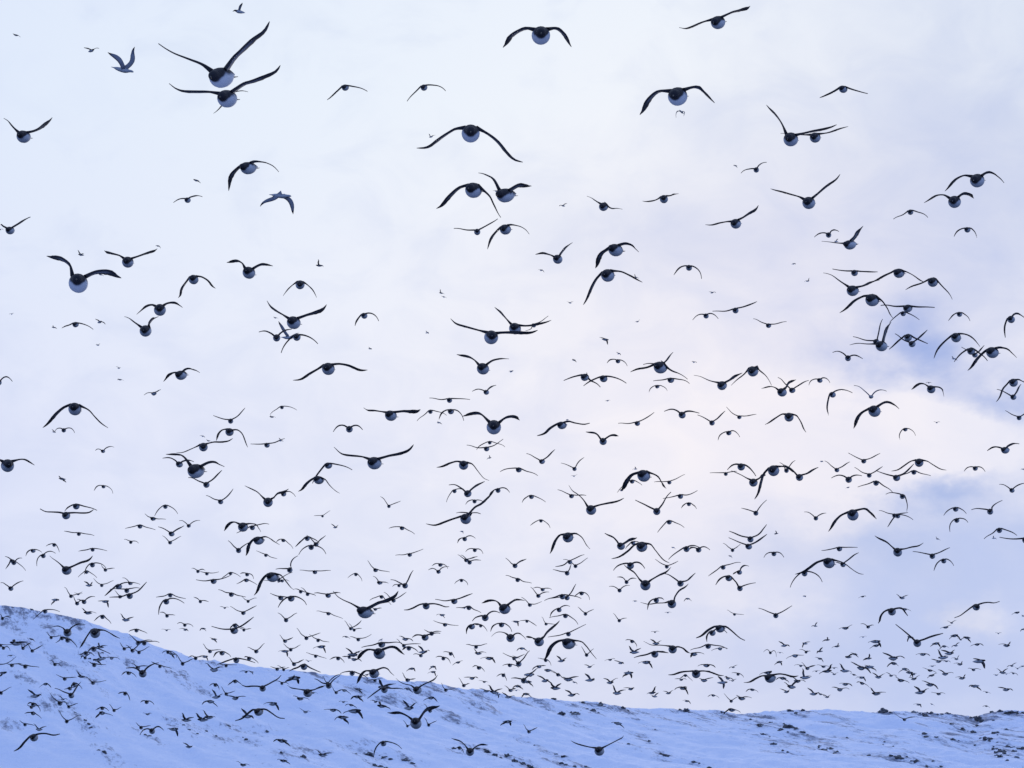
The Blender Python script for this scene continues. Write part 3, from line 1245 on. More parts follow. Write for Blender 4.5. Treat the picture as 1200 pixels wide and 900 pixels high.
30 490 18 5 485 55 507
345 552 16 292 578 392 562
715 100 18 682 70 752 105
860 85 14 840 110 888 72
617 150 24 600 130 570 148 640 135 658 178
685 150 14 665 150 706 155
790 172 16 738 190 843 165
868 145 24 850 132 822 130 885 140 905 142
1015 60 13 988 72 1022 42
965 140 14 942 152 980 112
1085 105 13 1055 115 1100 85
680 215 14 652 235 700 238
965 192 16 940 185 988 212
830 242 16 790 240 857 246
877 260 26 860 240 838 218 905 248 938 235
940 280 14 915 285 962 276
990 248 18 948 237 1018 245
1015 280 20 970 298 1050 238
1065 258 16 1040 262 1088 258
1065 302 18 1040 285 1092 290
1140 278 24 1105 235 1180 290
1145 372 16 1108 365 1190 382
1105 410 16 1065 397 1162 405
920 440 20 885 400 965 440
970 442 16 945 440 995 455
1015 462 18 985 445 1042 450
1165 180 14 1142 183 1200 155
@1000 740 6
450 82 56 395 40 300 -50 540 40 632 8
400 40 14 378 68 415 40
68 40 13 46 42 90 35
158 72 20 112 75 195 105
160 100 16 122 120 192 98
105 190 16 75 205 120 163
710 30 18 680 48 750 52
755 58 16 735 50 782 45
800 45 18 775 45 820 77
580 85 18 548 105 612 107
640 105 16 608 125 662 110
720 100 16 692 110 740 78
870 92 16 832 105 912 98
1020 15 13 1000 12 1042 12
1078 100 20 1030 95 1112 78
490 162 18 447 163 535 170
675 155 18 625 130 717 135
630 185 24 595 135 660 180
600 212 22 555 195 645 205
655 210 16 632 212 682 215
725 195 18 692 190 742 168
750 232 16 712 228 772 213
885 210 26 848 188 927 252
280 190 20 225 155 352 185
285 225 18 240 245 305 235
10 160 16 -15 152 30 182
55 258 22 0 222 118 285
112 250 20 75 235 152 277
5 305 16 -20 298 28 320
60 325 18 22 330 87 347
62 365 18 28 362 102 388
175 322 18 142 295 217 300
265 312 22 235 292 302 315
335 345 20 300 325 385 362
360 265 20 325 290 392 275
395 290 22 370 275 420 318
425 300 18 398 318 438 295
425 335 20 393 325 462 312
540 275 24 495 258 578 292
555 245 13 532 248 578 242
550 310 16 525 325 585 295
645 300 20 608 275 697 292
765 330 16 725 325 792 306
845 270 16 812 262 890 270
1050 290 20 1012 265 1082 265
1005 308 14 985 305 1025 300
1075 300 14 1055 302 1095 296
1125 295 16 1100 290 1154 306
1115 242 16 1083 250 1144 222
1155 262 16 1132 250 1180 258
1190 245 14 1168 250 1215 238
540 375 20 500 355 592 398
470 430 20 435 387 524 405
600 440 20 555 428 634 435
160 438 22 122 403 220 430
855 385 24 810 385 890 414
938 428 16 915 425 962 437
1075 410 20 1025 392 1122 416
460 515 16 428 515 480 532
552 512 8 540 506 566 520
935 525 8 912 530 957 537
360 620 24 330 605 300 588 400 605 432 598
@0 860 3
997 95 9 975 92 1016 107
"""
DETAIL = """
@180 10 7.5
600 603 185 ; 440 497 320 450 190 400 100 350 35 303 ; 720 435 800 360 880 270 950 200 1000 100
650 790 160 ; 490 738 380 738 260 725 190 695 135 650 ; 800 668 880 645 980 595 1060 540 1097 485
@480 130 7.5
537 195 165 ; 400 165 330 205 250 255 160 305 50 308 ; 690 210 770 275 850 360 920 415 998 437
565 695 140 ; 440 678 360 745 280 810 207 845 ; 700 745 740 820 775 890 815 946
845 740 128 ; 745 600 690 565 630 540 578 525 ; 950 665 1010 650 1093 633
@600 0 4
135 165 90 ; 60 136 0 163 -30 188 -60 213 ; 205 135 235 150 265 180 294 214
778 450 90 ; 690 430 650 460 620 495 588 530 ; 860 410 890 420 930 447 972 477
967 104 64 ; 900 103 850 122 815 128 780 118 ; 1030 60 1070 45 1105 25 1127 3
@900 0 4
108 652 68 ; 70 590 40 540 15 505 -5 475 ; 190 622 250 608 290 593 322 578
192 950 60 ; 150 925 100 910 60 895 14 878 ; 240 905 280 870 315 840 335 812
982 845 66 ; 925 823 890 838 860 865 833 893 ; 1030 811 1060 812 1095 830 1128 860
@0 225 4
368 427 92 ; 325 350 290 320 240 300 185 282 ; 440 382 480 376 520 378 567 392
600 328 54 ; 560 300 520 288 490 275 472 260 ; 660 298 690 285 715 270 732 252
1168 378 58 ; 1138 340 1115 325 1080 322 1045 322 ; 1205 350 1225 341 1255 339 1283 341
908 410 46 ; 868 430 850 455 838 480 822 497 ; 945 400 970 415 990 435 1012 450
@300 225 4
178 612 62 ; 130 580 95 560 65 535 42 497 ; 235 580 270 568 300 550 324 514
340 828 60 ; 290 832 250 855 210 875 167 878 ; 390 808 430 815 480 830 524 827
1102 680 68 ; 1050 652 990 635 940 615 909 585 ; 1160 661 1220 662 1280 655 1318 640
1065 828 56 ; 1030 795 1005 778 970 765 933 753 ; 1105 795 1130 786 1160 781 1195 780
@600 225 4
487 272 60 ; 445 272 425 287 402 320 381 355 ; 530 245 560 250 585 268 607 285
450 390 62 ; 400 405 380 440 355 485 329 525 ; 510 375 545 388 585 405 624 421
1050 148 48 ; 1010 140 975 146 940 152 905 148 ; 1085 120 1115 100 1140 80 1158 50
@900 225 4
875 45 60 ; 830 16 800 15 770 28 735 46 ; 915 12 940 10 965 15 991 27
490 506 60 ; 450 490 415 508 375 540 336 564 ; 535 510 560 540 580 572 604 596
1053 752 54 ; 1015 752 990 780 965 810 938 836 ; 1090 732 1125 738 1160 762 1187 782
615 380 46 ; 580 378 545 395 515 408 486 416 ; 650 375 680 390 715 410 745 420
@0 440 6
528 235 92 ; 450 228 400 270 350 315 287 362 ; 620 245 660 290 700 330 757 368
52 632 94 ; -20 597 -60 615 -90 640 ; 130 594 165 595 205 615 240 637
@200 440 6
180 670 104 ; 105 585 70 565 0 555 -68 550 ; 260 620 300 615 340 632 382 652
230 502 64 ; 175 505 130 525 85 540 38 540 ; 300 471 350 470 400 458 432 437
415 397 58 ; 365 385 340 405 320 435 303 468 ; 470 385 500 410 525 460 546 503
685 890 70 ; 640 852 605 822 555 795 507 770 ; 725 860 750 835 785 820 825 790
1042 735 60 ; 990 735 955 765 920 795 885 812 ; 1090 735 1120 775 1150 805 1190 828
@400 440 6
235 615 92 ; 150 575 60 565 0 548 -50 500 ; 330 570 400 555 460 525 498 478
350 282 76 ; 290 258 235 250 180 243 142 218 ; 430 255 480 255 520 245 553 222
1073 362 106 ; 985 280 950 270 890 272 830 283 ; 1155 303 1200 293 1240 300 1277 318
860 630 68 ; 810 607 770 618 720 635 660 642 ; 920 625 960 675 1000 720 1040 737
@600 440 6
928 705 86 ; 850 700 820 735 785 780 750 812 ; 1020 710 1055 755 1080 785 1108 806
352 350 56 ; 310 348 270 375 230 405 175 418 ; 400 325 450 338 500 343 546 331
641 463 54 ; 605 425 585 410 550 400 515 392 ; 690 428 715 422 740 421 762 421
@800 440 6
640 668 80 ; 575 690 555 750 530 815 497 865 ; 720 645 765 665 805 692
748 292 66 ; 700 275 660 300 620 325 577 346 ; 800 285 830 325 855 370 883 406
700 118 62 ; 655 88 625 80 590 83 552 90 ; 730 85 750 55 780 35 812 18
498 752 60 ; 450 722 415 703 380 685 340 665 ; 540 725 560 708 580 698 600 690
@1000 440 6
150 250 84 ; 70 260 45 290 20 335 0 380 ; 220 195 260 195 310 215 352 243
548 97 58 ; 500 62 475 60 440 75 408 96 ; 600 85 625 98 640 125 652 158
463 612 62 ; 405 605 360 635 315 660 268 668 ; 520 605 560 630 610 655 658 662
1127 50 60 ; 1080 65 1055 95 1030 145 1000 182 ; 1165 32 1200 45 1250 60 1290 70
@0 590 6
466 84 56 ; 420 65 370 63 320 58 280 36 ; 520 68 570 70 620 63 653 40
470 470 64 ; 430 435 395 410 360 390 328 365 ; 520 440 570 418 610 400 640 362
@200 590 6
510 165 68 ; 455 135 425 138 385 165 352 200 ; 560 145 595 152 615 180 632 215
620 260 60 ; 575 262 555 290 535 330 510 372 ; 665 237 695 247 730 275 765 302
718 517 72 ; 665 515 640 550 605 610 570 650 ; 775 508 810 550 840 595 872 620
@400 590 6
168 765 86 ; 80 710 20 685 -30 655 -65 615 ; 260 705 310 690 355 660 388 608
875 108 76 ; 790 110 730 132 660 150 595 137 ; 940 30 985 5 1030 -45 1068 -95
1150 740 76 ; 1105 700 1075 688 1020 690 972 703 ; 1195 700 1225 685 1265 683 1305 688
597 721 50 ; 550 715 510 735 470 745 440 745 ; 650 708 690 715 730 725 758 722
@600 590 6
557 45 72 ; 505 -20 465 -60 425 -90 400 -130 ; 620 12 670 2 730 -15 785 -45
395 237 74 ; 340 225 315 255 285 310 255 362 ; 450 215 490 240 525 295 560 332
914 303 76 ; 860 295 820 335 760 370 698 383 ; 975 290 1010 335 1060 390 1110 415
938 574 76 ; 895 535 860 490 820 460 785 425 ; 990 535 1040 508 1085 485 1125 443
1125 706 62 ; 1075 700 1020 703 960 708 905 693 ; 1150 655 1180 615 1215 590 1245 560
767 300 54 ; 740 270 715 245 680 225 650 206 ; 805 275 830 260 855 248 885 234
@800 590 6
1197 80 82 ; 1120 85 1085 120 1055 160 1022 205 ; 1280 42 1320 65 1360 95 1393 122
1030 418 76 ; 950 415 900 450 850 475 790 490 ; 1130 420 1200 470 1240 490 1275 495
265 880 56 ; 225 868 180 895 135 925 92 940 ; 310 870 350 900 400 945 440 963
@1000 590 6
312 342 64 ; 270 305 240 278 195 250 158 222 ; 360 322 410 310 460 298 502 272
272 760 56 ; 220 765 200 795 188 830 175 855 ; 320 740 345 745 375 775 402 802
863 728 50 ; 820 738 785 765 750 790 712 802 ; 910 702 950 698 990 700 1030 687
@0 740 6
670 10 72 ; 620 25 590 70 560 105 532 133 ; 730 -5 765 15 800 38 842 57
240 745 56 ; 205 748 180 775 140 815 92 838 ; 280 722 320 722 370 730 417 718
@200 740 6
965 432 60 ; 920 412 880 408 840 400 808 378 ; 1010 412 1040 400 1065 390 1090 378
620 565 56 ; 580 552 545 580 500 612 450 625 ; 670 550 710 575 755 605 802 608
647 400 48 ; 610 388 570 388 530 387 500 373 ; 690 372 720 355 750 335 773 307
@400 740 6
268 155 80 ; 190 132 150 155 115 185 85 213 ; 340 115 375 120 415 145 455 173
232 295 68 ; 170 282 145 305 115 345 88 380 ; 290 260 320 268 350 300 378 325
535 412 58 ; 490 382 450 375 410 358 378 330 ; 580 375 620 358 650 340 675 305
525 645 82 ; 455 595 410 580 360 578 308 573 ; 590 565 630 545 695 520
905 845 60 ; 870 805 840 780 800 765 765 753 ; 950 812 975 803 1005 801 1040 802
@600 740 6
400 85 80 ; 325 72 280 110 245 160 210 205 ; 490 75 525 105 560 155 597 200
192 72 66 ; 160 55 140 48 110 42 85 38 ; 225 40 245 15 285 -25 333 -80
1130 125 60 ; 1085 102 1040 98 980 95 927 68 ; 1170 112 1200 122 1235 145 1270 158
615 840 68 ; 540 815 490 803 450 788 412 767 ; 690 795 740 770 775 750 793 730
@800 740 6
95 298 62 ; 30 283 -20 290 -60 298 -102 298 ; 150 280 200 290 250 303 292 305
617 328 66 ; 560 315 520 335 475 358 428 362 ; 680 302 720 307 770 316 822 306
@1000 740 6
450 82 56 ; 415 50 380 20 340 -15 300 -50 ; 500 58 540 42 590 22 632 8
"""

# ------------------------------------------------------------------ plumage
plum_mat, nt, b = new_mat('plumage')
at = node(nt, 'ShaderNodeAttribute', attribute_name='plumage')
tcn = node(nt, 'ShaderNodeTexCoord')
nz = node(nt, 'ShaderNodeTexNoise')
nz.inputs['Scale'].default_value = 55.0
nz.inputs['Detail'].default_value = 4.0
nt.links.new(tcn.outputs['Object'], nz.inputs['Vector'])
ma = node(nt, 'ShaderNodeMath', operation='MULTIPLY_ADD')
nt.links.new(nz.outputs['Fac'], ma.inputs[0])
ma.inputs[1].default_value = 0.16
nt.links.new(at.outputs['Fac'], ma.inputs[2])
su = node(nt, 'ShaderNodeMath', operation='SUBTRACT')
nt.links.new(ma.outputs[0], su.inputs[0])
su.inputs[1].default_value = 0.08
pr = ramp(nt, [(0.0, (0.010, 0.010, 0.016)), (0.25, (0.035, 0.036, 0.050)), (0.5, (0.19, 0.20, 0.25)), (0.8, (0.42, 0.43, 0.46)), (1.0, (0.50, 0.51, 0.55))])
nt.links.new(su.outputs[0], pr.inputs[0])
nt.links.new(pr.outputs[0], b.inputs['Base Color'])
b.inputs['Roughness'].default_value = 0.7
b.inputs['Specular IOR Level'].default_value = 0.25
bill_mat, nt, b = new_mat('dark_horn')
b.inputs['Base Color'].default_value = (0.012, 0.012, 0.013, 1)
b.inputs['Roughness'].default_value = 0.45
foot_mat, nt, b = new_mat('webbed_foot')
b.inputs['Base Color'].default_value = (0.03, 0.027, 0.024, 1)
b.inputs['Roughness'].default_value = 0.6

CAM_R = Vector((1, 0, 0))
CAM_U = Vector((0, -math.sin(PITCH), math.cos(PITCH)))
CAM_F = Vector((0, math.cos(PITCH), math.sin(PITCH)))
BODY_W = 0.115
# along the body: (position tail..bill, radius, rise of the centre line)
AUK = [(-0.215, 0.004, 0.010), (-0.20, 0.014, 0.010), (-0.165, 0.024, 0.008), (-0.12, 0.036, 0.004), (-0.07, 0.049, 0.0), (-0.02, 0.0565, -0.002), (0.03, 0.0575, -0.003), (0.055, 0.0555, -0.002),
       (0.075, 0.052, 0.0), (0.092, 0.0465, 0.002), (0.105, 0.041, 0.004), (0.115, 0.037, 0.006), (0.125, 0.033, 0.008), (0.145, 0.0295, 0.011), (0.165, 0.027, 0.011), (0.182, 0.020, 0.009), (0.195, 0.009, 0.006)]
CH_T = [0.0, 0.12, 0.3, 0.48, 0.62, 0.78, 0.9, 0.97, 1.0]
CH_C = [0.090, 0.078, 0.076, 0.082, 0.078, 0.056, 0.034, 0.017, 0.004]

def sstep(a, b_, x):
    x = min(1.0, max(0.0, (x - a) / (b_ - a)))
    return x * x * (3 - 2 * x)

def build_bird(b):
    """one bird as a single closed body with its two wings; local frame is world-aligned"""
    lod = b['lod']
    na, ns, nl = ((20, 14, 2), (14, 10, 1), (8, 6, 0))[lod]
    r_ = b['rng']
    yaw, roll, pit = b['yaw'], b['roll'], b['pitch']
    F = Vector((math.sin(yaw) * math.cos(pit), -math.cos(yaw) * math.cos(pit), math.sin(pit)))
    S = F.cross(Vector((0, 0, 1))).normalized()
    if S.dot(CAM_R) < 0:
        S = -S
    U = Vector((0, 0, 1)) - F * F.z
    U.normalize()
    S, U = S * math.cos(roll) + U * math.sin(roll), U * math.cos(roll) - S * math.sin(roll)
    k = b['kb']
    gull = b['gull']
    verts, faces, attr = [], [], []
    prof = AUK if lod < 2 else AUK[::2] + [AUK[-1]]
    if gull:
        prof = [(p * 1.12, r * 0.78, z) for p, r, z in prof]
    for i, (p, r, rise) in enumerate(prof):
        flat = 0.5 if p < -0.18 else 1.0
        for j in range(na):
            a = 2 * math.pi * j / na
            ca, sa = math.cos(a), math.sin(a)
            co = F * p + U * (rise + r * ca * flat) + S * (r * sa * (1.35 if p < -0.18 else 1.0))
            verts.append(co * k)
            if gull:
                attr.append(0.78 if ca < 0.3 else 0.58)
            else:
                cj = ca + 0.22 * mnoise.noise(Vector((p * 22.0, a * 2.2, b['px'])))
                white = sstep(0.45, 0.16, cj)
                # dark hood; the white breast runs up to a point at the throat
                edge = 0.122 - 0.040 * sstep(-0.6, 0.4, ca)
                white *= sstep(edge + 0.018, edge - 0.012, p)
                attr.append(white)
    n = len(prof)
    for i in range(n - 1):
        for j in range(na):
            j2 = (j + 1) % na
            faces.append((i * na + j, i * na + j2, (i + 1) * na + j2, (i + 1) * na + j))
    faces.append(tuple(range(na))[::-1])
    faces.append(tuple((n - 1) * na + j for j in range(na)))
    # wings
    for side, (mid, tip) in ((-1, b['L']), (1, b['R'])):
        root = (S * (0.036 * side) + U * 0.030 + F * 0.035) * k
        m3, t3 = mid, tip
        seclist = []
        scurl = b['curl'][0 if side < 0 else 1]
        perp = (t3 - root).cross(CAM_F)
        if perp.length > 1e-6:
            perp.normalize()
        if perp.dot(CAM_U) < 0:
            perp = -perp
        ln = (t3 - root).length
        l1, l2 = (m3 - root).length, (t3 - m3).length
        if l1 < 0.3 * (l1 + l2):
            m3 = m3.lerp(t3, 0.22)
            l1, l2 = (m3 - root).length, (t3 - m3).length
        tm = min(0.62, max(0.25, l1 / max(1e-5, l1 + l2)))
        pts = b['Lpts' if side < 0 else 'Rpts']
        if pts:
            pp = [root] + pts
            kn = [0.0]
            for i_ in range(len(pp) - 1):
                kn.append(kn[-1] + (pp[i_ + 1] - pp[i_]).length)
            kn = [v_ / kn[-1] for v_ in kn]
        def curve(t):
            if pts:
                i_ = 0
                while i_ < len(pp) - 2 and t > kn[i_ + 1]:
                    i_ += 1
                p1, p2 = pp[i_], pp[i_ + 1]
                w_ = kn[i_ + 1] - kn[i_]
                m1 = (p2 - pp[i_ - 1]) * (w_ / (kn[i_ + 1] - kn[i_ - 1])) if i_ > 0 else (p2 - p1)
                m2 = (pp[i_ + 2] - p1) * (w_ / (kn[i_ + 2] - kn[i_])) if i_ + 2 < len(pp) else (p2 - p1)
                x_ = (t - kn[i_]) / w_
                return p1 * (2 * x_ ** 3 - 3 * x_ ** 2 + 1) + m1 * (x_ ** 3 - 2 * x_ ** 2 + x_) + p2 * (3 * x_ ** 2 - 2 * x_ ** 3) + m2 * (x_ ** 3 - x_ ** 2)
            a = (t - tm) * (t - 1) / tm
            bb = t * (t - 1) / (tm * (tm - 1))
            c = t * (t - tm) / (1 - tm)
            return root * a + m3 * bb + t3 * c + perp * (ln * scurl * math.sin(2 * math.pi * t) * -1.0 * t)
        tw0 = b['twist'][0 if side < 0 else 1]
        loop = 8 if lod == 0 else 6
        for q in range(ns + 1):
            t = q / ns
            t = t ** 0.9
            P = curve(t)
            T = (curve(min(1.0, t + 0.03)) - curve(max(0.0, t - 0.03))).normalized()
            C = (F - T * F.dot(T))
            if C.length < 0.25:
                C = (C + U * 0.5 - T * (U * 0.5).dot(T))
            C.normalize()
            N = T.cross(C)
            N.normalize()
            if N.dot(U) < 0:
                N = -N
            tw = tw0 * (0.25 + 1.1 * t)
            C, N = C * math.cos(tw) + N * math.sin(tw), N * math.cos(tw) - C * math.sin(tw)
            ch = float(np.interp(t, CH_T, CH_C)) * k * (1.15 if gull else (1.0 if lod < 2 else 1.12))
            if lod == 0 and t > 0.45:
                ch *= 1.0 + 0.06 * math.sin(q * 2.6)
            sweep = (0.030 * math.sin(math.pi * min(1.0, t / 0.85)) - 0.060 * max(0.0, t - 0.45)) * k
            P = P + C * sweep
            th = ((0.0075 * (1 - t) + 0.0030) if lod == 0 else (0.0105 * (1 - t) + 0.0072)) * k
            if lod == 0:
                th *= 1.0 + 0.7 * max(0.0, 1 - t / 0.2)
            if loop == 8:
                sect = [(0.32, 0), (0.20, 0.8), (-0.05, 1.0), (-0.4, 0.45), (-0.68, 0), (-0.4, -0.2), (-0.05, -0.45), (0.20, -0.6)]
                val = [0.02, 0.0, 0.02, 0.03, 0.06, 0.40, 0.46, 0.16]
            else:
                sect = [(0.32, 0), (0.12, 1.0), (-0.35, 0.5), (-0.68, 0), (-0.35, -0.25), (0.12, -0.6)]
                val = [0.03, 0.0, 0.02, 0.06, 0.40, 0.38]
            base = len(verts)
            for (cx, cn), v in zip(sect, val):
                verts.append(P + C * (ch * cx) + N * (th * cn))
                v2 = v * (1.0 - 0.55 * sstep(0.45, 0.75, t))
                if gull:
                    v2 = 0.44 if cn >= 0 else 0.56
                    v2 *= 1.0 - 0.92 * sstep(0.80, 0.90, t)
                attr.append(v2)
            seclist.append(base)
        for q in range(ns):
            a0, b0 = seclist[q], seclist[q + 1]
            for j in range(loop):
                j2 = (j + 1) % loop
                f = (a0 + j, a0 + j2, b0 + j2, b0 + j)
                faces.append(f if side > 0 else f[::-1])
        faces.append(tuple(seclist[0] + j for j in range(loop)))
        faces.append(tuple(seclist[-1] + j for j in range(loop)))
    return verts, faces, attr, (F, U, S, k)

def cone_mesh(name, p0, p1, side, up, r0, rz, n=8):
    v = []
    for t, rr_ in ((0.0, 1.0), (0.45, 0.72), (0.8, 0.40)):
        c = p0.lerp(p1, t)
        for j in range(n):
            a = 2 * math.pi * j / n
            v.append(c + side * (math.cos(a) * r0 * rr_) + up * (math.sin(a) * rz * rr_))
    v.append(p1 - up * (rz * 0.35))
    f = []
    for i in range(2):
        for j in range(n):
            f.append((i * n + j, i * n + (j + 1) % n, (i + 1) * n + (j + 1) % n, (i + 1) * n + j))
    for j in range(n):
        f.append((2 * n + j, 2 * n + (j + 1) % n, 3 * n))
    f.append(tuple(range(n))[::-1])
    return v, f

def foot_mesh(base, back, side, up, k):
    """webbed paddle trailing beside the tail"""
    w = [0.004, 0.006, 0.016, 0.020, 0.012]
    s_ = [0.0, 0.018, 0.030, 0.044, 0.052]
    v = []
    for q in range(5):
        c = base + back * (s_[q] * k)
        h = (0.004 if q < 2 else 0.0018) * k
        for sx_, uz in ((-1, 1), (1, 1), (1, -1), (-1, -1)):
            v.append(c + side * (w[q] * k * sx_) + up * (h * uz))
    f = []
    for q in range(4):
        for j in range(4):
            f.append((q * 4 + j, q * 4 + (j + 1) % 4, q * 4 + 4 + (j + 1) % 4, q * 4 + 4 + j))
    f += [(3, 2, 1, 0), (16, 17, 18, 19)]
    return v, f

# ------------------------------------------------------------------ read the flock
birds = []
DET = parse(DETAIL)
det_xy = [(ox + float(q[0]) / s, oy + float(q[1]) / s) for q, ox, oy, s in DET]
det_used = set()
for idx, (toks, ox, oy, s) in enumerate(parse(BIRDS) + DET):
    detailed = ';' in toks
    polys = []
    if detailed:
        c1 = toks.index(';')
        c2 = toks.index(';', c1 + 1)
        for seg in (toks[c1 + 1:c2], toks[c2 + 1:]):
            w_ = [float(q) for q in seg]
            polys.append([(ox + w_[i] / s, oy + w_[i + 1] / s) for i in range(0, len(w_), 2)])
        mL, mR = polys[0][len(polys[0]) // 2 - (1 - len(polys[0]) % 2)], polys[1][len(polys[1]) // 2 - (1 - len(polys[1]) % 2)]
        toks = toks[:c1] + ['0'] * 8
    else:
        q0 = (ox + float(toks[0]) / s, oy + float(toks[1]) / s)
        hit = [i for i, c in enumerate(det_xy) if abs(c[0] - q0[0]) < 3.2 and abs(c[1] - q0[1]) < 3.2 and i not in det_used and len(toks) == 11 and float(toks[2]) / s > 6.5]
        if hit:
            det_used.add(hit[0])
            continue
    extra = [t for t in toks if not t.lstrip('-').isdigit()]
    gull = bool(extra)
    if extra:
        cut = toks.index(extra[0])
        tail = toks[cut + 1:]
        toks = toks[:cut]
    v = [float(t) for t in toks]
    r_ = random.Random(1000 + idx)
    full = len(v) == 11
    P = lambda i: (ox + v[i] / s, oy + v[i + 1] / s)
    bx, by = P(0)
    d = v[2] / s
    if detailed:
        Lm, Lt, Rm, Rt = mL, polys[0][-1], mR, polys[1][-1]
    elif full:
        Lm, Lt, Rm, Rt = P(3), P(5), P(7), P(9)
    else:
        Lt, Rt = P(3), P(5)
        Lt, Rt = [(bx + (q_[0] - bx) * 1.16, by + (q_[1] - by) * 1.16) for q_ in (Lt, Rt)]
        def mid(tip, sg):
            mx_, my_ = (bx + tip[0]) / 2, (by + tip[1]) / 2
            ln = math.hypot(tip[0] - bx, tip[1] - by)
            return (mx_, my_ - ln * (0.12 if tip[1] > by - 1 else -0.02 + 0.10 * r_.random()) - 0.1 * d)
        Lm, Rm = mid(Lt, -1), mid(Rt, 1)
    sh = 0.36 * d
    pathlen = lambda m, t, sg: math.hypot(m[0] - bx - sg * sh, m[1] - by + 0.3 * d) + math.hypot(t[0] - m[0], t[1] - m[1])
    wl = max(pathlen(Lm, Lt, -1), pathlen(Rm, Rt, 1), 1.5)
    de = d * 0.97 if d > 8 else max(0.8, d - 0.45)
    if full and not gull:
        ppm = min(max(de / BODY_W, wl / 0.41), wl / 0.25)
    elif gull:
        ppm = wl / 0.46
    else:
        ppm = wl / 0.34
    ppm = max(ppm, 11.0)
    depth = FPX / ppm
    yh = hit_hill(bx, by + 2) if by > 700 else None
    if yh and depth > 0.80 * yh:
        depth = 0.80 * yh
        ppm = FPX / depth
    sideways = (not full) and not gull
    kb = min(1.2, max(0.85, de / (BODY_W * ppm))) if full else 1.2
    if gull:
        kb = 1.0
    if gull and len(tail) and tail[0].lstrip('-').isdigit():
        yaw = R(float(tail[0]))
    elif sideways:
        hz = (Rt[0] - Lt[0]) / max(1.0, math.hypot(Lt[0] - bx, Lt[1] - by) + math.hypot(Rt[0] - bx, Rt[1] - by))
        yaw = r_.choice([-1, 1]) * min(R(80), max(R(12), math.acos(max(-1.0, min(1.0, hz * 0.92))) * r_.uniform(0.9, 1.4)))
        if r_.random() < 0.3:
            yaw = math.pi - yaw
    else:
        yaw = R(r_.gauss(-9, 5)) - math.atan2(bx - 600.0, FPX)
    b = dict(px=bx, py=by, d=d, ppm=ppm, depth=depth, kb=kb, yaw=yaw, gull=gull, full=full, rng=r_)
    tilt = math.atan2(-(Rt[1] - Lt[1]), max(6.0, Rt[0] - Lt[0]))
    b['roll'] = max(-0.6, min(0.6, 0.45 * tilt + r_.gauss(0, 0.05)))
    el_ = math.asin(ray(bx, by).normalized().z)
    b['pitch'] = R(r_.uniform(-1, 5)) - (el_ if full else 0.0)
    F2 = Vector((math.sin(yaw), -math.cos(yaw), 0))
    S2 = F2.cross(Vector((0, 0, 1)))
    if S2.x < 0:
        S2 = -S2
    for key, m_, t_, sg in (('L', Lm, Lt, -1), ('R', Rm, Rt, 1)):
        iv = lambda p: CAM_R * ((p[0] - bx) / ppm) + CAM_U * (-(p[1] - by) / ppm)
        m3, t3 = iv(m_), iv(t_)
        plen = pathlen(m_, t_, sg) / ppm
        want = 0.335
        dep = math.sqrt(max(0.0, want ** 2 - plen ** 2))
        if abs(math.sin(yaw)) > 0.5:
            dirv = S2 * sg
            dirv = CAM_F * (1 if dirv.dot(CAM_F) > 0 else -1)
            dep = min(dep, 0.24)
        else:
            dirv = CAM_F if math.cos(yaw) > 0 else -CAM_F
            dep = min(dep, 0.16)
        b[key + 'pts'] = None
        if detailed:
            pl = polys[0 if sg < 0 else 1]
            b[key + 'pts'] = [iv(p_) + dirv * (dep * ((i_ + 1) / len(pl)) ** 1.4) for i_, p_ in enumerate(pl)]
        b[key] = (m3 + dirv * (dep * 0.45), t3 + dirv * dep)
        b[key + 'a'] = math.degrees(math.atan2(-(t_[1] - by + 0.25 * d), sg * (t_[0] - bx) - sh))
        b[key + 'bow'] = ((m_[1] - (by - 0.3 * d + t_[1]) / 2)) / max(1.0, pathlen(m_, t_, sg))
    b['curl'] = (r_.uniform(0.0, 0.05), r_.uniform(0.0, 0.05))
    tm_ = 0.20 if detailed else 0.10
    b['twist'] = (r_.gauss(tm_, 0.07), r_.gauss(tm_, 0.07))
    b['size'] = wl if not full else d * 3.0
    birds.append(b)

birds.sort(key=lambda q: -max(q['size'], 0))
gulls = [q for q in birds if q['gull']]
auks = [q for q in birds if not q['gull']]
own, rest = auks[:300], auks[300:]

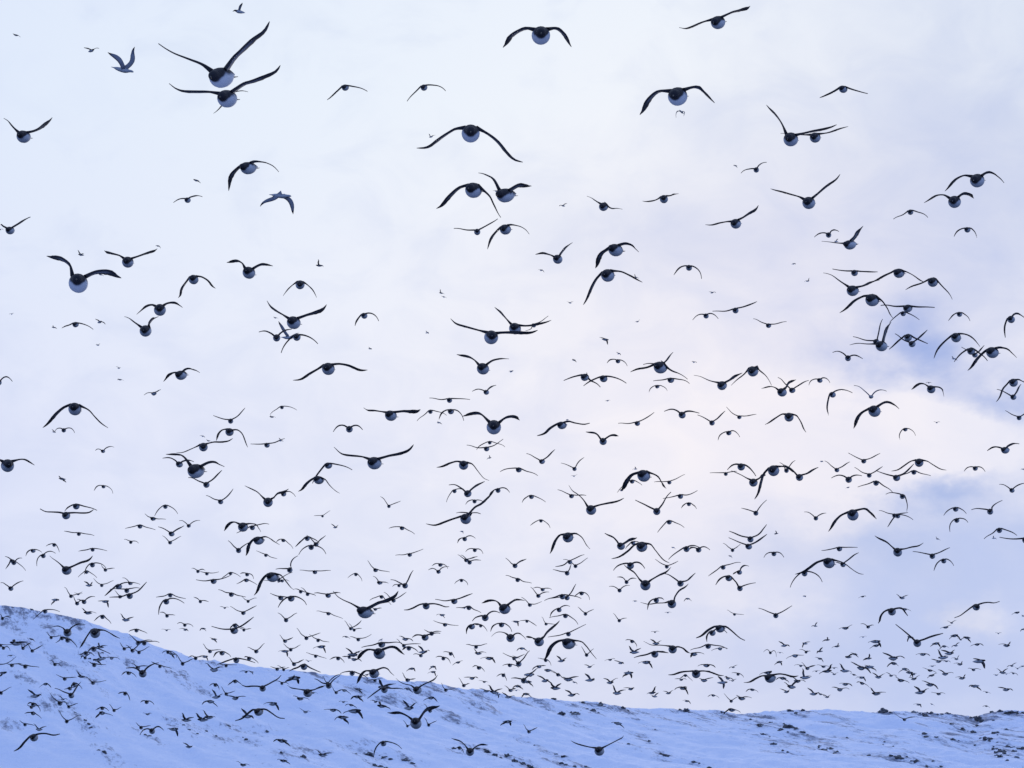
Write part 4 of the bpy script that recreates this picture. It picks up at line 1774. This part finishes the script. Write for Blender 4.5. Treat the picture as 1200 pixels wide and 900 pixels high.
# ------------------------------------------------------------------ what sets each bird apart
def wing_word(a):
    if a > 40: return 'raised steeply'
    if a > 13: return 'raised'
    if a > -13: return 'held level'
    if a > -38: return 'angled down'
    return 'drooping steeply'
def label_parts(q):
    a, c = wing_word(q['La']), wing_word(q['Ra'])
    if a == c:
        pose = {'raised steeply': 'both wings up in a steep V', 'raised': 'both wings raised in an open V', 'held level': 'both wings spread level',
                'angled down': 'both wings angled down', 'drooping steeply': 'both wings arched steeply down'}[a]
    else:
        order = ['raised steeply', 'raised', 'held level', 'angled down', 'drooping steeply']
        a, c = sorted((a, c), key=order.index)
        pose = 'one wing %s, the other %s' % (a, c)
    best, bd = None, 1e9
    for o in birds:
        if o is q or not o['full'] or o['d'] < 0.35 * q['d']:
            continue
        dd = math.hypot(o['px'] - q['px'], o['py'] - q['py'])
        if dd < bd:
            best, bd = o, dd
    bend = 'bent' if max(abs(q['Lbow']), abs(q['Rbow'])) > 0.13 else 'straight'
    rel = 'flying apart from its neighbours on %s wings' % bend
    if best and bd < 5.0 * q['d']:
        dx, dy = best['px'] - q['px'], best['py'] - q['py']
        where = 'just above' if dy > abs(dx) * 0.8 else ('just below' if -dy > abs(dx) * 0.8 else 'close beside')
        what = 'smaller' if best['d'] < 0.75 * q['d'] else ('bigger' if best['d'] > 1.33 * q['d'] else 'similar')
        m = (best['La'] + best['Ra']) / 2
        nb = 'wings-up' if m > 13 else ('wings-down' if m < -13 else 'level-winged')
        rel = '%s a %s %s bird' % (where, what, nb)
    place = 'over the snow' if q['py'] > 700 and hit_hill(q['px'], q['py']) else ''
    return pose, rel, place
for i, q in enumerate(own):
    q['parts'] = label_parts(q)
    size = 'big' if q['d'] >= 12.5 else ('mid-sized' if q['d'] >= 7.2 else 'small')
    q['sz'] = size
    pose, rel, place = q['parts']
    q['label'] = '%s seabird%s, %s, %s' % (size, ' ' + place if place else '', pose, rel)
    if len(q['label'].split()) > 16:
        q['label'] = '%s seabird, %s, %s' % (size, pose, rel.replace(' from its neighbours', ''))
cnt = {}
for q in own:
    cnt.setdefault(q['label'], []).append(q)
for lab, qs in cnt.items():
    if len(qs) > 1:
        lab = lab.replace('similar ', '') if len(lab.split()) > 15 else lab
    if len(qs) > 1 and len(lab.split()) <= 15:
        for q in qs:
            m = max(abs(q['Lbow']), abs(q['Rbow']))
            w_ = 'bow-winged' if m > 0.16 else ('bent-winged' if m > 0.10 else 'stiff-winged')
            q['label'] = lab.replace('seabird', w_ + ' seabird', 1)
GROUP = 'flock of dark seabirds with white bellies'
for q in own + gulls:
    q['lod'] = 0 if q['d'] > 9.5 else (1 if q['d'] > 4.5 else 2)
    verts, faces, attr, (F, U, S, k) = build_bird(q)
    o = mesh_obj('gull' if q['gull'] else 'seabird', verts, faces, plum_mat, attr=attr)
    o.location = Vector((0, 0, CAMZ)) + ray(q['px'], q['py']) * q['depth']
    if q['gull']:
        o['category'] = 'gull'
        q['obj'] = o
    else:
        o['label'] = q['label']
        o['category'] = 'seabird'
        o['group'] = GROUP
    if q['d'] > 7.0:
        tipb = F * 0.190 * k + U * 0.006 * k
        v_, f_ = cone_mesh('bill', tipb - F * 0.004, tipb + F * 0.042 * k - U * 0.004, S, U, 0.0065 * k, 0.0085 * k)
        mesh_obj('bill', v_, f_, bill_mat, parent=o)
    if q['d'] > 11.0:
        for sg in (-1, 1):
            base = (F * -0.135 + S * (0.020 * sg) - U * 0.006) * k
            back = (-F + S * (0.10 * sg)).normalized()
            v_, f_ = foot_mesh(base, back, (S + F * (0.4 * sg)).normalized(), U, k)
            mesh_obj('foot', v_, f_, foot_mat, smooth=False, parent=o)
for q in gulls:
    o = q['obj']
    if q['py'] < 100:
        t = 'pale grey gull seen from the side with wings raised in a V'
    elif q['py'] < 150:
        t = 'small bluish gull flying away with bent wings beneath a big seabird'
    elif 200 < q['py'] < 260:
        t = 'pale blue grey gull seen from the side with both wings arched down'
    elif q['py'] < 420:
        t = 'small pale gull crossing behind three tangled seabirds, one wing raised'
    else:
        t = 'pale bluish gull with wings spread in a shallow M against white cloud'
    o['label'] = t
# the birds beyond those 300, too far and too many to pick apart
V, Fc, A = [], [], []
for q in rest:
    q['lod'] = 2
    verts, faces, attr, _ = build_bird(q)
    off = len(V)
    loc = Vector((0, 0, CAMZ)) + ray(q['px'], q['py']) * q['depth']
    V += [v_ + loc for v_ in verts]
    Fc += [tuple(i + off for i in f) for f in faces]
    A += attr
far = mesh_obj('distant_seabirds', V, Fc, plum_mat, attr=A)
far['kind'] = 'stuff'
far['label'] = 'hundreds of tiny dark seabirds swarming above the snowy ridge'
far['category'] = 'seabirds'
print('unmatched', [det_xy[i] for i in range(len(DET)) if i not in det_used])
print('birds', len(birds), 'own', len(own), 'rest', len(rest), 'smallest own d', own[-1]['d'], 'rocks', n_rock, 'dist', max(q['depth'] for q in birds), min(q['depth'] for q in birds))
from collections import Counter
print(Counter(Counter(q['label'] for q in own).values()))
